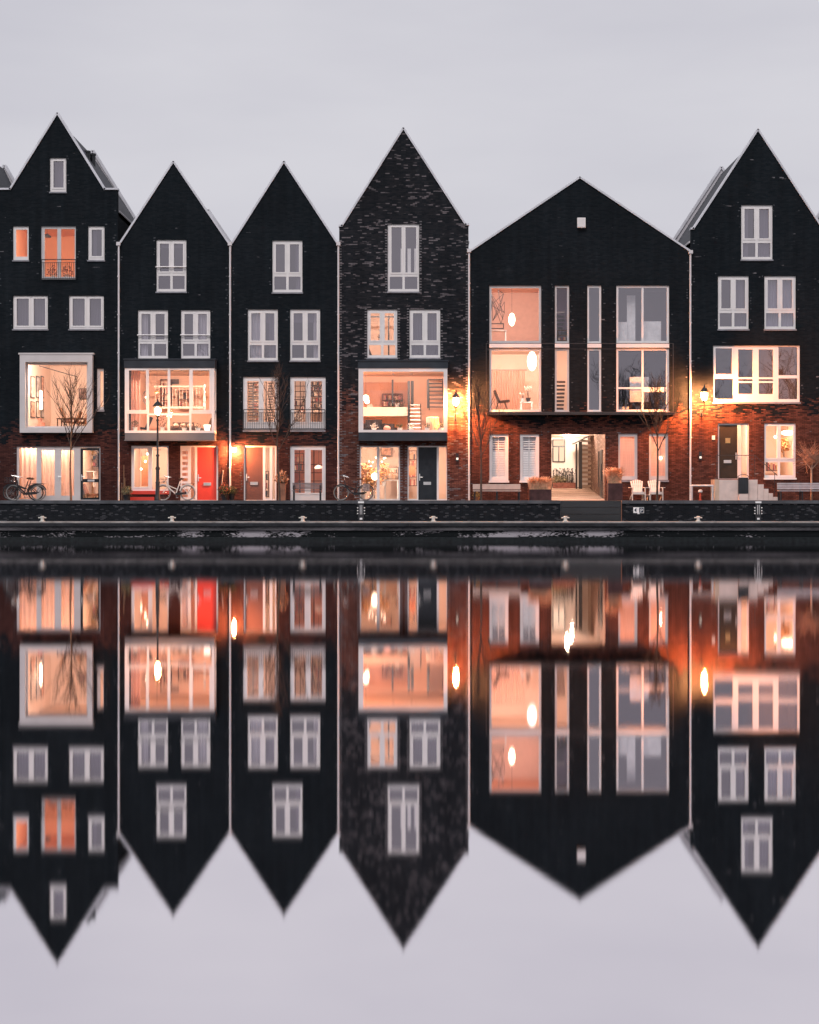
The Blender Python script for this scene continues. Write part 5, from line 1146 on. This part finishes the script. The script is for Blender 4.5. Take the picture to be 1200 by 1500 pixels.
dg=bpy.context.evaluated_depsgraph_get(); me=bpy.data.meshes.new_from_object(fo.evaluated_get(dg)); mo_=bpy.data.objects.new('letter',me); col.objects.link(mo_); mo_.parent=sg; mo_.location=fo.location; mo_.rotation_euler=fo.rotation_euler; bpy.data.objects.remove(fo)
s = MB(); s.box(X(934,y),X(937,y),y,y+.02,Z(753,y),Z(751.6,y)); s.build('sign_bracket',REF,sg)
# ---------------------------------------------------------------- sky and sun: overcast dusk
wd = bpy.data.worlds.new('World'); bpy.context.scene.world = wd; wd.use_nodes = True
nt = wd.node_tree; ns = nt.nodes; ln = nt.links; bg = ns['Background']
sk = ns.new('ShaderNodeTexSky'); sk.sky_type='NISHITA'; sk.sun_disc=False; sk.sun_elevation=R(40); sk.sun_rotation=R(200); sk.dust_density=4
sv = ns.new('ShaderNodeVectorMath'); sv.operation='SCALE'; sv.inputs['Scale'].default_value=.1; ln.new(sk.outputs[0], sv.inputs[0])
tc = ns.new('ShaderNodeTexCoord'); mp = ns.new('ShaderNodeMapping'); mp.inputs['Scale'].default_value=(1,1,3.5); ln.new(tc.outputs['Generated'], mp.inputs[0])
no = ns.new('ShaderNodeTexNoise'); no.inputs['Scale'].default_value=2.2; no.inputs['Detail'].default_value=5; ln.new(mp.outputs[0], no.inputs[0])
mx = ns.new('ShaderNodeMix'); mx.data_type='RGBA'; mx.inputs[6].default_value=(5.45,5.38,6.05,1); mx.inputs[7].default_value=(7.0,6.9,7.35,1)
mr = ns.new('ShaderNodeMapRange'); mr.inputs[1].default_value=.3; mr.inputs[2].default_value=.7; ln.new(no.outputs['Fac'],mr.inputs[0]); ln.new(mr.outputs[0], mx.inputs[0])
m3 = ns.new('ShaderNodeMix'); m3.data_type='RGBA'; m3.inputs[0].default_value=.97; ln.new(sk.outputs[0], m3.inputs[6]); ln.new(mx.outputs[2], m3.inputs[7])
ln.new(m3.outputs[2], bg.inputs['Color']); bg.inputs['Strength'].default_value=.1
ns.remove(sv)
sl = bpy.data.lights.new('sun','SUN'); sl.energy=1.85; sl.angle=R(28); sl.color=(1,.95,.95); so=bpy.data.objects.new('sun',sl); col.objects.link(so)
so.rotation_euler = (R(38),0,R(-18))
# ---------------------------------------------------------------- camera and render
cd = bpy.data.cameras.new('camera'); cam = bpy.data.objects.new('camera',cd); col.objects.link(cam)
cam.location=(0,-D0,CZ); cam.rotation_euler=(R(90),0,0); cd.sensor_fit='HORIZONTAL'; cd.sensor_width=36; cd.lens=72; cd.shift_y=-32/1200; cd.clip_end=2000; cd.clip_start=.1
sc = bpy.context.scene; sc.camera = cam
sc.render.engine='CYCLES'; c = sc.cycles
c.use_denoising=True; c.max_bounces=10; c.diffuse_bounces=4; c.glossy_bounces=4; c.transparent_max_bounces=16; c.transmission_bounces=4
c.caustics_reflective=False; c.caustics_refractive=False; c.sample_clamp_indirect=4; c.use_light_tree=True
c.denoising_input_passes='RGB_ALBEDO_NORMAL'
v = sc.view_settings; v.view_transform='Standard'; v.look='None'; v.exposure=0; v.gamma=1
